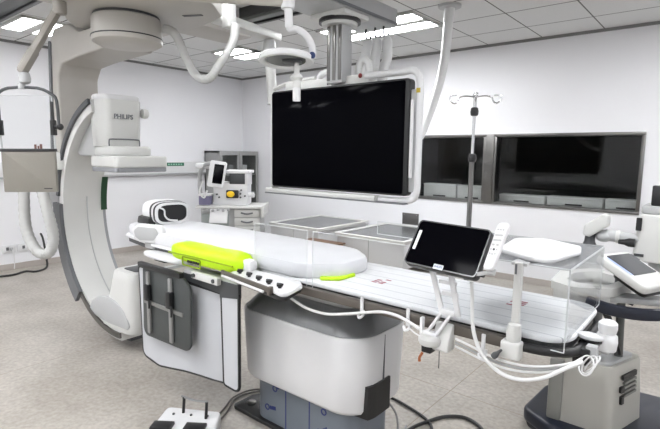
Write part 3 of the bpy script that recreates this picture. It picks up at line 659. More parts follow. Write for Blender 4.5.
# lime bag
t = thing('lime_bag', (-2.12, 1.54, .9), 'bright lime green padded bag lying along the near table edge', 'bag')
bg = MB(); lp = []
n = 22
for i in range(n+1):
    u = i/n; x = -2.38+.62*u; e_ = (1-abs(2*u-1)**7.0)**.5 if 0 < u < 1 else 0.0
    e_ = max(e_, .12); wv = 1+.02*math.sin(u*23)+.015*math.sin(u*51)
    hy_, hz_ = .075*e_*wv, .050*e_*(1.0+.03*math.sin(u*17+1))
    cz = .957+.002*math.sin(u*9)
    lp.append([(x, 1.515+hy_*math.copysign(abs(math.cos(a))**.6, math.cos(a)), cz+hz_*math.copysign(abs(math.sin(a))**.6, math.sin(a))) for a in [2*math.pi*j/20 for j in range(20)]])
bg.loft(lp); bg.build('bag_body', LIME, t)
sm = MB().tube([(-2.35, 1.442, .952), (-2.2, 1.438, .957), (-2.0, 1.438, .958), (-1.8, 1.445, .955)], .0045, 6); plabel(sm.build('piping', mat('dark_lime', (.28, .42, .0, 1), .5), t), 'darker piping')
pr = MB()
for k in range(5): pr.bb(-2.165+k*.022, 1.4355, .922, -2.15+k*.022, 1.443, .934)
plabel(pr.build('printed_words', BLACK, t), 'small black lettering')
plabel(MB().ring(rect(-2.215, .90, -2.05, .95, .01), rect(-2.208, .907, -2.057, .943, .006), 1.437, 1.4415, 'xz').build('label_outline', mat('olive_ink', (.22, .33, 0, 1), .6), t), 'darker label outline')

# head support (foam ring with black and white stripes)
HR = 40
hs = thing('head_support', (-3.0, 1.86, 1.0), 'black and white striped foam head support on the head end of the mattress', 'head support', 84)
def D(wd, h, z0, dx=0, n=28):
    P = []
    for j in range(n):
        a = 2*math.pi*j/n; c, s_ = math.cos(a), math.sin(a)
        P.append((dx+.82*wd*math.copysign(abs(c)**.62, c), z0+h*math.copysign(abs(s_)**.62, s_)))
    return P
def dring(name, wo, ho, wi, hi, z, y0, y1, m_, lab, dx=0, tilt=0):
    b = MB(); b.ring(D(wo, ho, z, dx), D(wi, hi, z, dx), y0, y1, 'xz'); o = b.build(name, m_, hs, True); plabel(o, lab); return o
WB = mat('white_foam', (.72, .72, .73, 1), .7)
dring('outer_shell', .165, .082, .140, .064, .082, .03, .14, WB, 'white outer shell')
dring('stripe', .163, .081, .138, .062, .081, .008, .03, BLACK, 'black stripe')
dring('inner_ring', .160, .080, .136, .062, .080, -.016, .008, WB, 'white ring')
dring('stripe', .157, .078, .134, .060, .079, -.034, -.016, BLACK, 'black stripe')
dring('inner_ring', .153, .076, .132, .060, .078, -.048, -.034, WB, 'white ring')
plabel(MB().prism(D(.14, .064, .079), -.03, -.01, 'xz').build('dark_pad', BLACK, hs, True), 'black inner pad')
plabel(MB().tube([(-.10, -.05, .125), (-.065, -.052, .105), (-.06, -.052, .065), (-.03, -.05, .035), (.03, -.05, .025)], .006, 8).build('white_band', WB, hs, True), 'curved white band')
plabel(MB().prism(rpoly([(-.165, .0), (-.10, .0), (-.12, .06), (-.155, .05)], .01), .0, .17, 'xz', .006).build('side_strap', BLACK, hs, True), 'black side strap')

# arm boards at the head end
t = thing('head_end_shell', (-2.88, 1.60, .90), 'white open shell fixed to the near head corner of the table', 'shell')
Fh = frame((-2.80, 1.585, .985), (.95, .25, .0), (0.1, .0, 1))
MB().prism(rpoly([(-.12, -.035), (-.07, -.06), (.07, -.055), (.14, .01), (.10, .06), (-.08, .06), (-.135, .02)], .02), -.018, .018, 'xy', .008, frame=Fh).build('shell', WHITE, t)
plabel(MB().prism(rpoly([(-.10, -.025), (-.06, -.045), (.055, -.038), (.10, .01), (.075, .042), (-.07, .042), (-.11, .015)], .02), .018, .022, 'xy', .002, frame=Fh).build('recess', LIGHTGREY, t), 'pale grey recess')
MB().bb(-2.86, 1.585, .885, -2.76, 1.66, .95, .006).build('bracket', LIGHTGREY, t)
t = thing('arm_board', (-2.62, 1.50, .87), 'white leaf-shaped arm board below the near edge of the mattress', 'arm board')
MB().prism([(x, y) for x, y in ellipse(-2.54, 1.55, .24, .07, 40)], .868, .886, 'xy', .006).build('board', WHITE, t)
plabel(MB().bb(-2.66, 1.53, .84, -2.54, 1.60, .868, .008).build('mount', BLACK, t), 'black mount')

# control panel on near rail
t = thing('table_control_panel', (-1.70, 1.46, .86), 'white table-side control panel with black knobs clipped to the near rail', 'control panel')
MB().prism(rpoly([(-1.80, 1.42), (-1.43, 1.362), (-1.345, 1.34), (-1.39, 1.50), (-1.45, 1.545), (-1.82, 1.545)], [.02, .03, .03, .03, .02, .02]), .912, .932, 'xy', .006, 3).build('panel_plate', WHITE, t)
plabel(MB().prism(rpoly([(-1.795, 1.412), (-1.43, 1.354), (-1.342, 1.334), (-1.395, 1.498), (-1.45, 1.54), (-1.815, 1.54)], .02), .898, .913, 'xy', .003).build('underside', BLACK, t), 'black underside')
plabel(MB().bar([(-1.84, 1.412, .928), (-1.44, 1.352, .928)], .014, .024, (0, 0, 1), .004).build('front_rail', RAILM, t), 'taupe front rail')
plabel(MB().bar([(-1.82, 1.395, .918), (-1.47, 1.342, .918)], .010, .010, (0, 0, 1), .002).build('grip', WHITE, t), 'white grip strip')
plabel(MB().bb(-1.45, 1.342, .908, -1.432, 1.365, .944, .003).build('rail_end', RAILM, t), 'taupe rail end block')
for k in range(5):
    x = -1.745+.08*k; y = 1.445-.0125*k
    kb = MB().lathe([(.008, .931), (.008, .939), (.014, .940), (.014, .949), (.010, .952), (.002, .952)], (x, y, 0), 12)
    kb.bar([(x-.016, y, .949), (x+.016, y+.005, .949)], .008, .008, (0, 0, 1), .002)
    plabel(kb.build('knob', BLACK, t), 'black knob')
plabel(MB().bb(-1.79, 1.49, .931, -1.73, 1.545, .985, .012).build('white_block', WHITE, t), 'white block')
MB().bb(-1.65, 1.50, .87, -1.50, 1.548, .90, .004).build('rail_clip', LIGHTGREY, t)

# lead curtain
t = thing('lead_curtain', (-2.25, 1.50, .86), 'pale grey lead curtain with black piping hanging from the near table rail', 'curtain')
def sheet_strip(outline, yfun, th, z_of=None):
    """outline in (x,z); y given by yfun(x)"""
    return outline
def curtain_panel(poly, yf, thick, name, m_, edge, er, lab):
    b = MB(); n = len(poly)
    F = [b.bm.verts.new((x, yf(x), z)) for x, z in poly]; Bk = [b.bm.verts.new((x, yf(x)+thick, z)) for x, z in poly]
    b.bm.faces.new(F); b.bm.faces.new(list(reversed(Bk)))
    for i in range(n): b.bm.faces.new((F[i], F[(i+1) % n], Bk[(i+1) % n], Bk[i]))
    bmesh.ops.triangulate(b.bm, faces=[f for f in b.bm.faces if len(f.verts) > 4])
    o = plabel(b.build(name, m_, t), lab)
    if edge: plabel(MB().tube([(x, yf(x)+thick/2, z) for x, z in poly], er, 6, 1, True).build('piping', BLACK, o), 'black piping')
    return o
def dens(pts, n=10):
    out = []
    for i in range(len(pts)):
        a = pts[i]; b_ = pts[(i+1) % len(pts)]
        for k in range(n): out.append((a[0]+(b_[0]-a[0])*k/n, a[1]+(b_[1]-a[1])*k/n))
    return out
wav = lambda x: 1.50+.02*math.sin((x+2.3)*5)
p1 = rpoly([(-2.76, .80), (-2.74, .235), (-2.55, .215), (-2.30, .25), (-2.08, .265), (-1.935, .285), (-1.915, .765)], [.02, .05, .2, .3, .3, .02, 0], 6)
curtain_panel(dens(p1, 2), wav, .012, 'wide_panel', CURTAIN, True, .009, 'wide pale grey panel')
wav2 = lambda x: 1.47+.03*(x+1.9)
p2 = rpoly([(-1.925, .80), (-1.915, .31), (-1.80, .30), (-1.795, .81)], [0, .02, .03, 0], 4)
curtain_panel(p2, wav2, .012, 'narrow_panel', CURTAIN, True, .009, 'narrow pale grey panel')
p1b = [(-2.70, .86), (-2.70, .80), (-2.3, .80), (-1.92, .775), (-1.92, .80), (-2.3, .86)]
curtain_panel([(-2.3, .835), (-2.3, .795), (-1.925, .765), (-1.925, .81)], lambda x: wav(x)-.004, .02, 'top_band', DARKGREY, False, 0, 'dark top band')
curtain_panel([(-1.93, .86), (-1.93, .772), (-1.79, .79), (-1.79, .86)], lambda x: wav2(x)-.004, .02, 'top_band', DARKGREY, False, 0, 'dark top band')
hb = MB().bar([(-2.14, 1.455, .860), (-1.91, 1.448, .860)], .03, .04, (0, 0, 1), .006)
hbo = plabel(hb.build('hanger_bar', OFFWHITE, t), 'white hanger bar')
for x in (-2.11, -1.94): plabel(MB().cyl((x, 1.445, .860), (x, 1.428, .860), .011, n=10).build('screw', DARKGREY, hbo), 'dark screw')
MB().bb(-2.25, 1.47, .845, -1.80, 1.565, .865, .004).build('mount_bracket', LIGHTGREY, t)

# slate-grey flip shield with two straps
SX = .085
t = thing('side_lead_shield', (-2.40, 1.42, .82), 'dark slate lead shield panel with two clips hanging in front of the pale curtain', 'radiation shield')
plabel(MB().prism(rpoly([(-2.64, .405), (-2.625, .825), (-2.21, .825), (-2.145, .785), (-2.155, .42)], [.05, .02, .03, .05, .06]), 1.435, 1.452, 'xz', .005).build('panel', SLATE, t), 'slate grey panel')
plabel(MB().bar([(-2.645, 1.43, .842), (-2.21, 1.43, .842)], .03, .03, (0, 0, 1), .005).build('top_bar', BLACK, t), 'black top bar')
plabel(MB().bb(-2.61, 1.427, .61, -2.21, 1.436, .632, .002).build('cross_strap', mat('grey_strap', (.20, .20, .19, 1), .6), t), 'grey cross strap')
for x in (-2.545, -2.315):
    s_ = plabel(MB().bb(x-.014, 1.415, .44, x+.014, 1.431, .81, .005).build('strap', mat('light_strap', (.24, .24, .235, 1), .55), t), 'light grey strap')
    plabel(MB().bb(x-.022, 1.402, .64, x+.022, 1.432, .735, .006).build('buckle', BLACK, s_), 'black buckle')
    plabel(MB().tube([(x+.024, 1.41, .66), (x+.034, 1.405, .625), (x+.024, 1.41, .60)], .006, 8).build('latch', BLACK, s_), 'black latch')
MB().bar([(-2.42, 1.44, .842), (-2.32, 1.57, .87)], .04, .015, (0, 0, 1)).build('support_arm', LIGHTGREY, t)

# ------------------------------------------------------------------ acrylic enclosure over the table
ac = thing('acrylic_enclosure', (-1.0, 1.83, .925), 'clear acrylic enclosure standing over the foot half of the table', 'acrylic shield')
ZT = 1.158
def apanel(x0, y0, z0, x1, y1, z1, lab, m_=ACRYL, edges='all', par=ac):
    o = plabel(MB().bb(x0, y0, z0, x1, y1, z1).build('acrylic_panel', m_, par), lab)
    e = MB(); r = .0018
    if abs(y1-y0) < .02:
        y = (y0+y1)/2; cs = [(x0, y, z0), (x1, y, z0), (x1, y, z1), (x0, y, z1)]
    elif abs(x1-x0) < .02:
        x = (x0+x1)/2; cs = [(x, y0, z0), (x, y1, z0), (x, y1, z1), (x, y0, z1)]
    else:
        z = (z0+z1)/2; cs = [(x0, y0, z), (x1, y0, z), (x1, y1, z), (x0, y1, z)]
    for i in range(4): e.cyl(cs[i], cs[(i+1) % 4], r, n=6)
    plabel(e.build('polished_edge', RESIN, o), 'pale polished edge')
    return o
apanel(-1.78, 1.567, .892, -1.43, 1.575, ZT, 'short clear side panel nearest the lime bag')
apanel(-1.395, 1.567, .892, -.345, 1.575, ZT, 'long clear near side panel')
apanel(-.349, 1.58, .926, -.341, 2.085, ZT-.006, 'clear end panel')
apanel(-1.40, 2.086, 1.085, -.345, 2.094, ZT-.006, 'clear far side panel')
apanel(-.80, 1.575, ZT-.004, -.345, 2.09, ZT+.002, 'acrylic top plate tinted grey for a dark reflection', ACRYLTOP)
for x in (-1.6, -.9): pass

# IV pole
t = thing('iv_pole', (-.915, 2.12, .84), 'tall steel drip pole with four hooks clamped to the far table rail', 'drip pole')
MB().cyl((-.917, 2.135, .80), (-.917, 2.135, 1.49), .0115, n=16).build('lower_tube', STEEL, t)
MB().cyl((-.917, 2.135, 1.48), (-.915, 2.135, 1.765), .007, n=14).build('upper_tube', CHROME, t)
for z in (1.49, 1.70): plabel(MB().lathe([(.010, z-.02), (.017, z-.016), (.019, z), (.016, z+.016), (.010, z+.02)], (-.916, 2.135, 0), 16).build('collar', BLACK, t), 'black collar')
plabel(MB().bb(-.945, 2.098, .835, -.885, 2.165, .905, .006).build('clamp', BLACK, t), 'black clamp')
for a in (25, 115, 205, 295):
    d = Vector((math.cos(math.radians(a)), math.sin(math.radians(a)), 0)); o_ = Vector((-.915, 2.135, 1.765)); sd = Vector((-d.y, d.x, 0))
    MB().tube([o_, o_+d*0.044+Vector((0, 0, .005)), o_+d*0.070+Vector((0, 0, -.002)), o_+d*0.078+Vector((0, 0, -.02)), o_+d*0.092+Vector((0, 0, -.028)), o_+d*0.107+Vector((0, 0, -.018)), o_+d*0.111+Vector((0, 0, .004)), o_+d*0.081+sd*0.007+Vector((0, 0, .008))], .0034, 8, 5).build('hook', CHROME, t)
MB().ball((-.915, 2.135, 1.775), (.025, .025, .02), 10).build('pole_cap', CHROME, t)

# ------------------------------------------------------------------ table-side touch display
t = thing('touch_display', (-.77, 1.55, .87), 'black tilted touch display on a white twin-arm bracket at the near table rail', 'display')
DU = Vector((.03, .57, .82)).normalized(); DX = Vector((1, .035, -.0)).normalized()
DX = Vector((.998, -.0565, -.0282)); DU = Vector((.0552, .5633, .8244))
FD = frame((-.711, 1.480, 1.193), DX, DU)
MB().prism(rect(-.136, -.087, .136, .087, .016), -.034, .0, 'xy', .008, 3, frame=FD).build('case', mat('graphite_plastic', (.02, .02, .021, 1), .35), t)
plabel(MB().ring(rect(-.135, -.086, .135, .086, .015), rect(-.131, -.082, .131, .082, .012), -.001, .0035, 'xy', FD).build('bezel', mat('grey_bezel', (.09, .09, .095, 1), .25), t), 'grey bezel rim')
plabel(MB().prism(rect(-.1315, -.0825, .1315, .0825, .012), -.001, .002, 'xy', frame=FD).build('screen', SCREEN, t), 'black screen')
plabel(MB().prism(rect(-.122, -.03, -.111, .045, .002), .002, .003, 'xy', frame=FD).build('side_label', WHITE, t), 'white strip label')
lb = plabel(MB().prism(rect(-.018, -.086, .018, -.068, .002), .002, .0038, 'xy', frame=FD).build('maker_badge', mat('badge_silver', (.55, .57, .60, 1), .4), t), 'pale maker badge')
text('badge_lettering', 'PHILIPS', .009, FD @ Matrix.Translation((0, -.077, .004)), LOGOBLUE, lb, .0003)
plabel(MB().cyl(FD @ Vector((.136, -.06, -.02)), FD @ Vector((.148, -.06, -.02)), .011, n=14).build('side_knob', BLACK, t), 'black side knob')
# bracket arms
for x0, x1 in ((-.785, -.735), (-.712, -.675)):
    MB().box(((x0+x1)/2, 1.522, 1.025), (.020, .012, .165), .003, rmat('Y', math.degrees(math.atan2(x1-x0, -.16))+180)).build('bracket_arm', WHITE, t)
for z in (1.06, 1.02): MB().bb(-.765+(1.10-z)*.3, 1.517, z-.007, -.695+(1.10-z)*.2, 1.527, z+.007, .002).build('bracket_rung', WHITE, t)
fa = MB()
for dx in (-.018, .018): fa.bar([(-.770+dx, 1.512, .862), (-.715+dx, 1.52, .955)], .011, .022, (.3, -1, .3), .003)
fa.box((-.712, 1.52, .955), (.055, .024, .022), .006); fa.box((-.770, 1.510, .862), (.055, .026, .024), .006)
fa.build('fork_arm', WHITE, t)
fb = MB().lathe([(.01, .825), (.038, .827), (.043, .838), (.043, .85), (.034, .860), (.01, .863)], (-.772, 1.510, 0), 28)
fb.prism(rpoly([(1.495, .81), (1.56, .81), (1.56, .895), (1.54, .912), (1.51, .86)], [.01, .006, .01, .02, .03]), -.765, -.70, 'yz', .006)
fb.build('rail_clamp', OFFWHITE, t)
plabel(MB().bb(-.795, 1.485, .798, -.757, 1.525, .826, .004).build('lock_mechanism', BLACK, t), 'black lock mechanism')
plabel(MB().tube([(-.785, 1.48, .80), (-.792, 1.472, .782), (-.790, 1.470, .768)], .005, 8).build('release_lever', mat('rust_orange', (.35, .10, .03, 1), .5), t), 'rust orange lever')
plabel(MB().bb(-.818, 1.51, .85, -.806, 1.53, .915, .003).build('clip', WHITE, t), 'white clip')

# remote control
FR = frame((-.5285, 1.445, 1.2255), Vector((.97, -.232, .07)), Vector((.071, .548, .834)))
t = thing('remote_control', FR.translation, 'white handheld remote with grey buttons standing beside the touch display', 'remote')
MB().prism(rpoly([(-.0175, -.083), (.0175, -.083), (.0205, .081), (-.0205, .081)], .014), -.010, .006, 'xy', .005, 3, frame=FR).build('body', WHITE, t)
bt = []
for (x, y, sx, sy) in [tuple((.72*v) for v in q) for q in [(-.013, .075, .008, .006), (0, .075, .008, .006), (.013, .075, .008, .006), (-.007, .048, .022, .008), (.012, .048, .016, .008), (-.007, .024, .022, .008), (.012, .024, .016, .008), (-.010, .002, .012, .008), (.010, .002, .012, .008), (-.014, -.020, .007, .007), (0, -.020, .009, .009), (.014, -.020, .007, .007), (-.013, -.040, .007, .007), (0, -.042, .007, .007), (.013, -.040, .007, .007)]]:
    m_ = DARKGREY if (abs(x) < .001 and abs(y+.0144) < .001) else LIGHTGREY
    MB().prism(rect(x-sx/2, y-sy/2, x+sx/2, y+sy/2, .002), .006, .0075, 'xy', frame=FR).build('button', m_, t)
plabel(MB().prism(rect(-.013, -.09, .013, -.068, .004), -.026, -.010, 'xy', .003, frame=FR).build('holder', LIGHTGREY, t), 'grey holder')
plabel(MB().bar([FR @ Vector((0, -.08, -.018)), FD @ Vector((.10, -.07, -.03))], .02, .012, (0, 0, 1)).build('holder_arm', LIGHTGREY, t), 'grey holder arm')

# white tray table with post
t = thing('instrument_tray', (-.50, 1.56, .87), 'white rounded tray on an upright post clamped to the near table rail', 'tray')
trp = rpoly([(-.60, 1.66), (-.47, 1.575), (-.40, 1.59), (-.365, 1.80), (-.385, 1.90), (-.53, 1.99), (-.63, 1.92)], [.03, .05, .04, .04, .04, .06, .05])
MB().prism(trp, 1.164, 1.181, 'xy', .006, 3).build('tray_top', WHITE, t)
MB().box((-.490, 1.55, 1.03), (.026, .018, .266), .004).build('post', OFFWHITE, t)
plabel(MB().bb(-.499, 1.538, 1.125, -.493, 1.543, 1.158).build('post_slot', MIDGREY, t), 'dark slot')
MB().bar([(-.49, 1.548, 1.157), (-.49, 1.72, 1.160)], .05, .010, (0, 0, 1), .002).build('cantilever', LIGHTGREY, t)
MB().lathe([(.01, .965), (.02, .96), (.024, .93), (.022, .90), (.01, .895)], (-.490, 1.540, 0), 18).build('post_collar', OFFWHITE, t)
MB().bb(-.525, 1.515, .845, -.462, 1.56, .905, .008, 3).build('rail_clamp', OFFWHITE, t)
plabel(MB().lathe([(.002, -.014), (.010, -.012), (.011, 0), (.006, .012), (.004, .028)], (-.533, 1.505, .855), 16, rmat('Y', 40)).build('clamp_knob', DARKGREY, t), 'dark clamp knob')

# cables and clips on the near rail
for k, (x, lab) in enumerate(((-1.10, 'white cable clip on the near rail closer to the control panel'), (-.885, 'white cable clip on the near rail just left of the display bracket'), (-.59, 'white cable clip hanging under the near rail left of the tray clamp'))):
    z = .885 if k < 2 else .86
    t = thing('cable_clip', (x, 1.545, z), lab, 'clip', group='white cable clips on the near rail')
    MB().bb(x-.007, 1.538, z-.03, x+.007, 1.547, z+.04, .003).build('upright', WHITE, t)
    MB().tube([(x-.012, 1.535, z-.03), (x, 1.525, z-.042), (x+.014, 1.53, z-.03), (x+.012, 1.535, z-.01)], .006, 8).build('loop', WHITE, t)
tag(MB().tube([(-1.50, 1.44, .905), (-1.46, 1.48, .87), (-1.38, 1.505, .83), (-1.28, 1.52, .82), (-1.18, 1.525, .84), (-1.08, 1.525, .868), (-1.0, 1.525, .89), (-.93, 1.525, .893), (-.865, 1.522, .88), (-.80, 1.515, .86)], .006, 8).build('panel_cable', CABLE), 'white cable running from the control panel along the rail clips to the display', 'cable')
tag(MB().tube([(-.625, 1.50, 1.085), (-.620, 1.50, 1.03), (-.612, 1.50, .93), (-.586, 1.495, .865), (-.55, 1.495, .825), (-.50, 1.495, .80), (-.44, 1.50, .80), (-.38, 1.505, .825), (-.33, 1.53, .86), (-.29, 1.57, .88)], .0065, 10).build('display_cable', CABLE), 'white cable hanging in a loop from the display to the table end', 'cable')
for k, (dz, lab) in enumerate(((0, 'upper pale cable strung under the near rail right of the display clamp'), (-.014, 'middle pale cable strung under the near rail right of the display clamp'), (-.028, 'lower pale cable strung under the near rail right of the display clamp'))):
    tag(MB().tube([(-.69, 1.54, .858+dz), (-.62, 1.535, .846+dz), (-.58, 1.53, .838+dz*.9), (-.50, 1.525, .832+dz*.8), (-.42, 1.53, .84+dz*.7), (-.35, 1.56, .855+dz*.5), (-.30, 1.61, .868+.004*k)], .0042, 8).build('rail_cable', CABLE if k != 1 else GCABLE), lab, 'cable', 'cables under the near rail')
tag(MB().tube([(-.87, 1.528, .855), (-.84, 1.52, .845), (-.80, 1.512, .84)], .003, 6).build('thin_cord', CABLE), 'thin pale cord drooping by the display clamp', 'cord')
tag(MB().cyl((-.735, 1.51, .81), (-.735, 1.51, .745), .002, n=6).build('hanging_pin', STEEL), 'thin pin on a string hanging below the display clamp', 'pin')

# table end: clamps, joystick, cable coil
for k, (y, lab) in enumerate(((1.66, 'black and white rail clamp at the table end nearest the viewer'), (1.735, 'black and white rail clamp at the table end, second from the viewer'), (1.81, 'black and white rail clamp at the table end, farthest from the viewer'))):
    t = thing('end_clamp', (-.31, y, .86), lab, 'clamp', group='clamps on the table end rail')
    plabel(MB().bb(-.335, y-.02, .84, -.285, y+.02, .895, .005).build('jaw', BLACK, t), 'black jaw')
    plabel(MB().bb(-.30, y-.012, .855, -.268, y+.022, .905, .004).build('cap', LIGHTGREY, t), 'pale cap')
t = thing('hand_switch', (-.25, 1.70, .88), 'white cup-shaped hand switch on a bracket at the table foot end', 'hand switch')
MB().lathe([(.01, .872), (.030, .874), (.033, .90), (.031, .922), (.026, .928), (.01, .93)], (-.258, 1.745, 0), 28).build('body', WHITE, t)
MB().lathe([(.01, .928), (.025, .929), (.029, .945), (.028, .962), (.02, .970), (.002, .972)], (-.258, 1.75, 0), 28).build('cap', WHITE, t)
MB().prism(ellipse(-.300, 1.72, .040, .028, 28), .908, .922, 'xy', .005).build('side_shelf', WHITE, t)
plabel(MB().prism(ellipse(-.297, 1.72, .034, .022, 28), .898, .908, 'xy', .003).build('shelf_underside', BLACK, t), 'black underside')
MB().bb(-.31, 1.725, .862, -.245, 1.765, .876, .004).build('mount', LIGHTGREY, t)
co = MB()
for k in range(3): co.tube([(-.285+.02*math.cos(a)+.006*k, 1.60+.02*math.sin(a)+.012*k, .86+.025*math.sin(a+.6*k)) for a in [2*math.pi*i/10 for i in range(10)]], .0026, 7, 4, True)
tag(co.build('cable_coil', CABLE), 'tangled coil of white cable hanging at the table foot corner', 'cable')

# ------------------------------------------------------------------ contrast injector cart on the right
ij = thing('injector_cart', (-.42, 2.8, 0), 'putty grey mobile injector cart with touchscreen and head arm beyond the table foot', 'medical cart')
bp = rpoly([(-.76, 2.60), (-.60, 2.50), (-.12, 2.50), (.02, 2.95), (-.10, 3.25), (-.64, 3.22), (-.74, 2.95)], .08)
plabel(MB().prism(bp, .06, .135, 'xy', .02, 3).build('base', NAVY, ij), 'navy black base')
for (x, y) in ((-.69, 2.66), (-.62, 3.12), (-.12, 2.58), (-.08, 3.1)):
    c_ = MB().cyl((x, y-.022, .05), (x, y+.022, .05), .05, n=24, bev=.008)
    cs = plabel(c_.build('caster', DARKGREY, ij), 'dark caster wheel')
    MB().bb(x-.02, y-.03, .05, x+.02, y+.03, .085, .008).build('caster_fork', LIGHTGREY, cs)
bd = MB(); 
def bl(z, g): return [(x, y, z) for x, y in rpoly([(-.61-g, 2.585-g), (-.335+g, 2.585-g), (-.235+g, 2.93+g*.5), (-.56, 2.96+g)], [.02, .05, .04, .04])]
bd.loft([bl(.13, .0), bl(.30, -.008), bl(.455, -.018), bl(.47, -.024)])
body = bd.build('body', CARTGREY, ij)
plabel(MB().bb(-.628, 2.568, .135, -.56, 2.60, .465, .01).build('side_panel', mat('darker_putty', (.24, .24, .225, 1), .45), body), 'darker grey side panel')
plabel(MB().prism(rpoly([(-.57, 2.63), (-.37, 2.63), (-.29, 2.88), (-.54, 2.9)], .03), .465, .485, 'xy', .006).build('body_top', LIGHTGREY, body), 'paler recessed top')
# label on the right face
fx = Vector((.10, .345, 0)).normalized()
FL = frame((-.296, 2.735, .335), fx, (-.05, 0, 1))
for (a0, b0, a1, b1) in ((-.05, .06, .09, .085), (-.065, -.06, -.04, -.02), (-.07, .0, -.042, .03)):
    plabel(MB().prism(rect(a0, b0, a1, b1), -.006, .006, 'xy', frame=FL).build('black_label', BLACK, body), 'black label block')
gy = MB()
for k in range(4): gy.prism(rect(-.035, -.03+k*.022, .09, -.018+k*.022), -.006, .0055, 'xy', frame=FL)
plabel(gy.build('text_lines', mat('label_line_grey', (.17, .17, .16, 1), .5), body), 'grey text lines')
plabel(MB().cyl((-.352, 2.78, .48), (-.365, 2.78, .86), .020, n=18).build('mast', mat('mast_grey', (.10, .105, .10, 1), .4), ij), 'dark mast')
plabel(MB().tube([(-.36, 2.76, .80), (-.33, 2.72, .80), (-.30, 2.72, .79)], .016, 10).build('lever', BLACK, ij), 'black lever')
# tray ring with handle
tr = MB().ring(rpoly([(-.64, 2.52), (-.52, 2.45), (-.36, 2.55), (-.30, 2.85), (-.52, 2.98), (-.66, 2.80)], [.06]*6, 6), rpoly([(-.585, 2.60), (-.51, 2.56), (-.40, 2.62), (-.36, 2.81), (-.51, 2.90), (-.59, 2.77)], [.04]*6, 6), .845, .885)
tr.build('tray_rim', OFFWHITE, ij)
MB().prism(rpoly([(-.60, 2.57), (-.51, 2.53), (-.38, 2.60), (-.34, 2.83), (-.51, 2.93), (-.61, 2.78)], .04), .80, .82, 'xy', .004).build('tray_floor', LIGHTGREY, ij)
MB().ring(rpoly([(-.63, 2.53), (-.52, 2.46), (-.37, 2.56), (-.31, 2.84), (-.52, 2.97), (-.65, 2.79)], [.06]*6, 6), rpoly([(-.60, 2.57), (-.51, 2.53), (-.38, 2.60), (-.34, 2.83), (-.51, 2.93), (-.61, 2.78)], [.04]*6, 6), .80, .85).build('tray_side', OFFWHITE, ij)
plabel(MB().bar([(-.46, 2.46, .83), (-.36, 2.44, .815), (-.22, 2.5, .805), (-.08, 2.62, .82), (.0, 2.8, .85)], .03, .055, (0, 0, 1), .01, 6).build('push_handle', NAVY, ij), 'navy push handle')
MB().bar([(-.40, 2.60, .83), (-.26, 2.66, .83), (-.12, 2.70, .83)], .10, .03, (0, 0, 1), .008).build('handle_arm', LIGHTGREY, ij)
plabel(MB().bb(-.60, 2.62, .62, -.44, 2.80, .79, .02).build('motor_box', DARKGREY, ij), 'dark box under the tray')
for k, x in enumerate((-.61, -.52, -.44)): plabel(MB().tube([(x, 2.60, .80), (x+.05, 2.59, .74), (x+.09, 2.62, .62), (x+.10, 2.70, .53)], .016, 8).build('black_hose', BLACK, ij), 'black hose')
plabel(MB().cyl((-.365, 2.78, .82), (-.36, 2.78, .96), .035, n=18).build('screen_neck', DARKGREY, ij), 'dark neck')
# touchscreen console
FT = frame((-.317, 2.65, .995), Vector((.3121, .949, -.0447)), Vector((-.8473, .2993, .4387)))
con = MB().prism(rpoly([(-.135, -.16), (.135, -.16), (.135, .10), (-.135, .10)], .03), -.045, .0, 'xy', .014, 3, frame=FT).build('console', OFFWHITE, ij)
plabel(MB().prism(rect(-.104, -.074, .104, .074, .004), .0, .003, 'xy', frame=FT).build('console_screen', PCBLUE, con), 'dark grey touchscreen')
plabel(MB().prism(rect(-.122, -.07, -.109, .06, .003), .0, .0025, 'xy', frame=FT).build('blue_band', LIGHTBLUE, con), 'pale blue band')
plabel(MB().prism(rect(.110, .02, .120, .07, .003), .0, .003, 'xy', frame=FT).build('button_row', MIDGREY, con), 'grey buttons')
plabel(MB().prism(rpoly([(-.08, -.15), (.125, -.15), (.125, .02), (-.08, .02)], .03), -.08, -.045, 'xy', .015, frame=FT).build('console_base', BLACK, ij), 'black console base')
# injector head
before = set(ij.children)
ih = ij
hb = MB().prism(rpoly([(-.33, 2.67), (-.12, 2.67), (-.08, 2.95), (-.30, 2.95)], .02), .985, 1.245, 'xy', .012, 3, top=rpoly([(-.31, 2.69), (-.12, 2.69), (-.09, 2.93), (-.29, 2.93)], .02)).build('head_body', OFFWHITE, ih)
MB().prism(rect(-.305, 2.70, -.11, 2.92, .02), 1.245, 1.29, 'xy', .01).build('head_cap', LIGHTGREY, ih)
plabel(MB().prism(rect(-.318, 1.155, -.292, 1.225, .004), 2.668, 2.672+.012, 'xz').build('small_display', BLACK, hb), 'black small display')
plabel(MB().bb(-.315, 2.664, 1.015, -.27, 2.674, 1.03).build('lettering', DARKGREY, hb), 'dark lettering')
plabel(MB().bb(-.265, 2.72, 1.29, -.14, 2.745, 1.40, .008).build('flag_display', BLACK, ih), 'black upright display')
MB().bb(-.268, 2.745, 1.285, -.136, 2.76, 1.405, .005).build('flag_back', WHITE, ih)
plabel(MB().lathe([(.002, -.05), (.014, -.048), (.016, -.02), (.024, 0), (.024, .03), (.002, .032)], (-.345, 2.675, 1.085), 18, rmat('Y', 90)).build('syringe_port', BLACK, ih), 'black port')
MB().cyl((-.46, 2.69, 1.112), (-.30, 2.71, 1.10), .032, n=20, bev=.004).build('cross_arm', LIGHTGREY, ih)
plabel(MB().lathe([(.034, -.01), (.036, -.008), (.036, .008), (.034, .01)], (-.40, 2.698, 1.108), 20, rmat('Y', 90)).build('arm_ring', OFFWHITE, ih), 'pale ring')
am = MB().prism(rpoly([(-.565, 1.105), (-.53, 1.10), (-.445, 1.165), (-.445, 1.225), (-.47, 1.235), (-.56, 1.165)], .012), 2.62, 2.72, 'xz', .012, 3)
am.build('arm_block', OFFWHITE, ih)
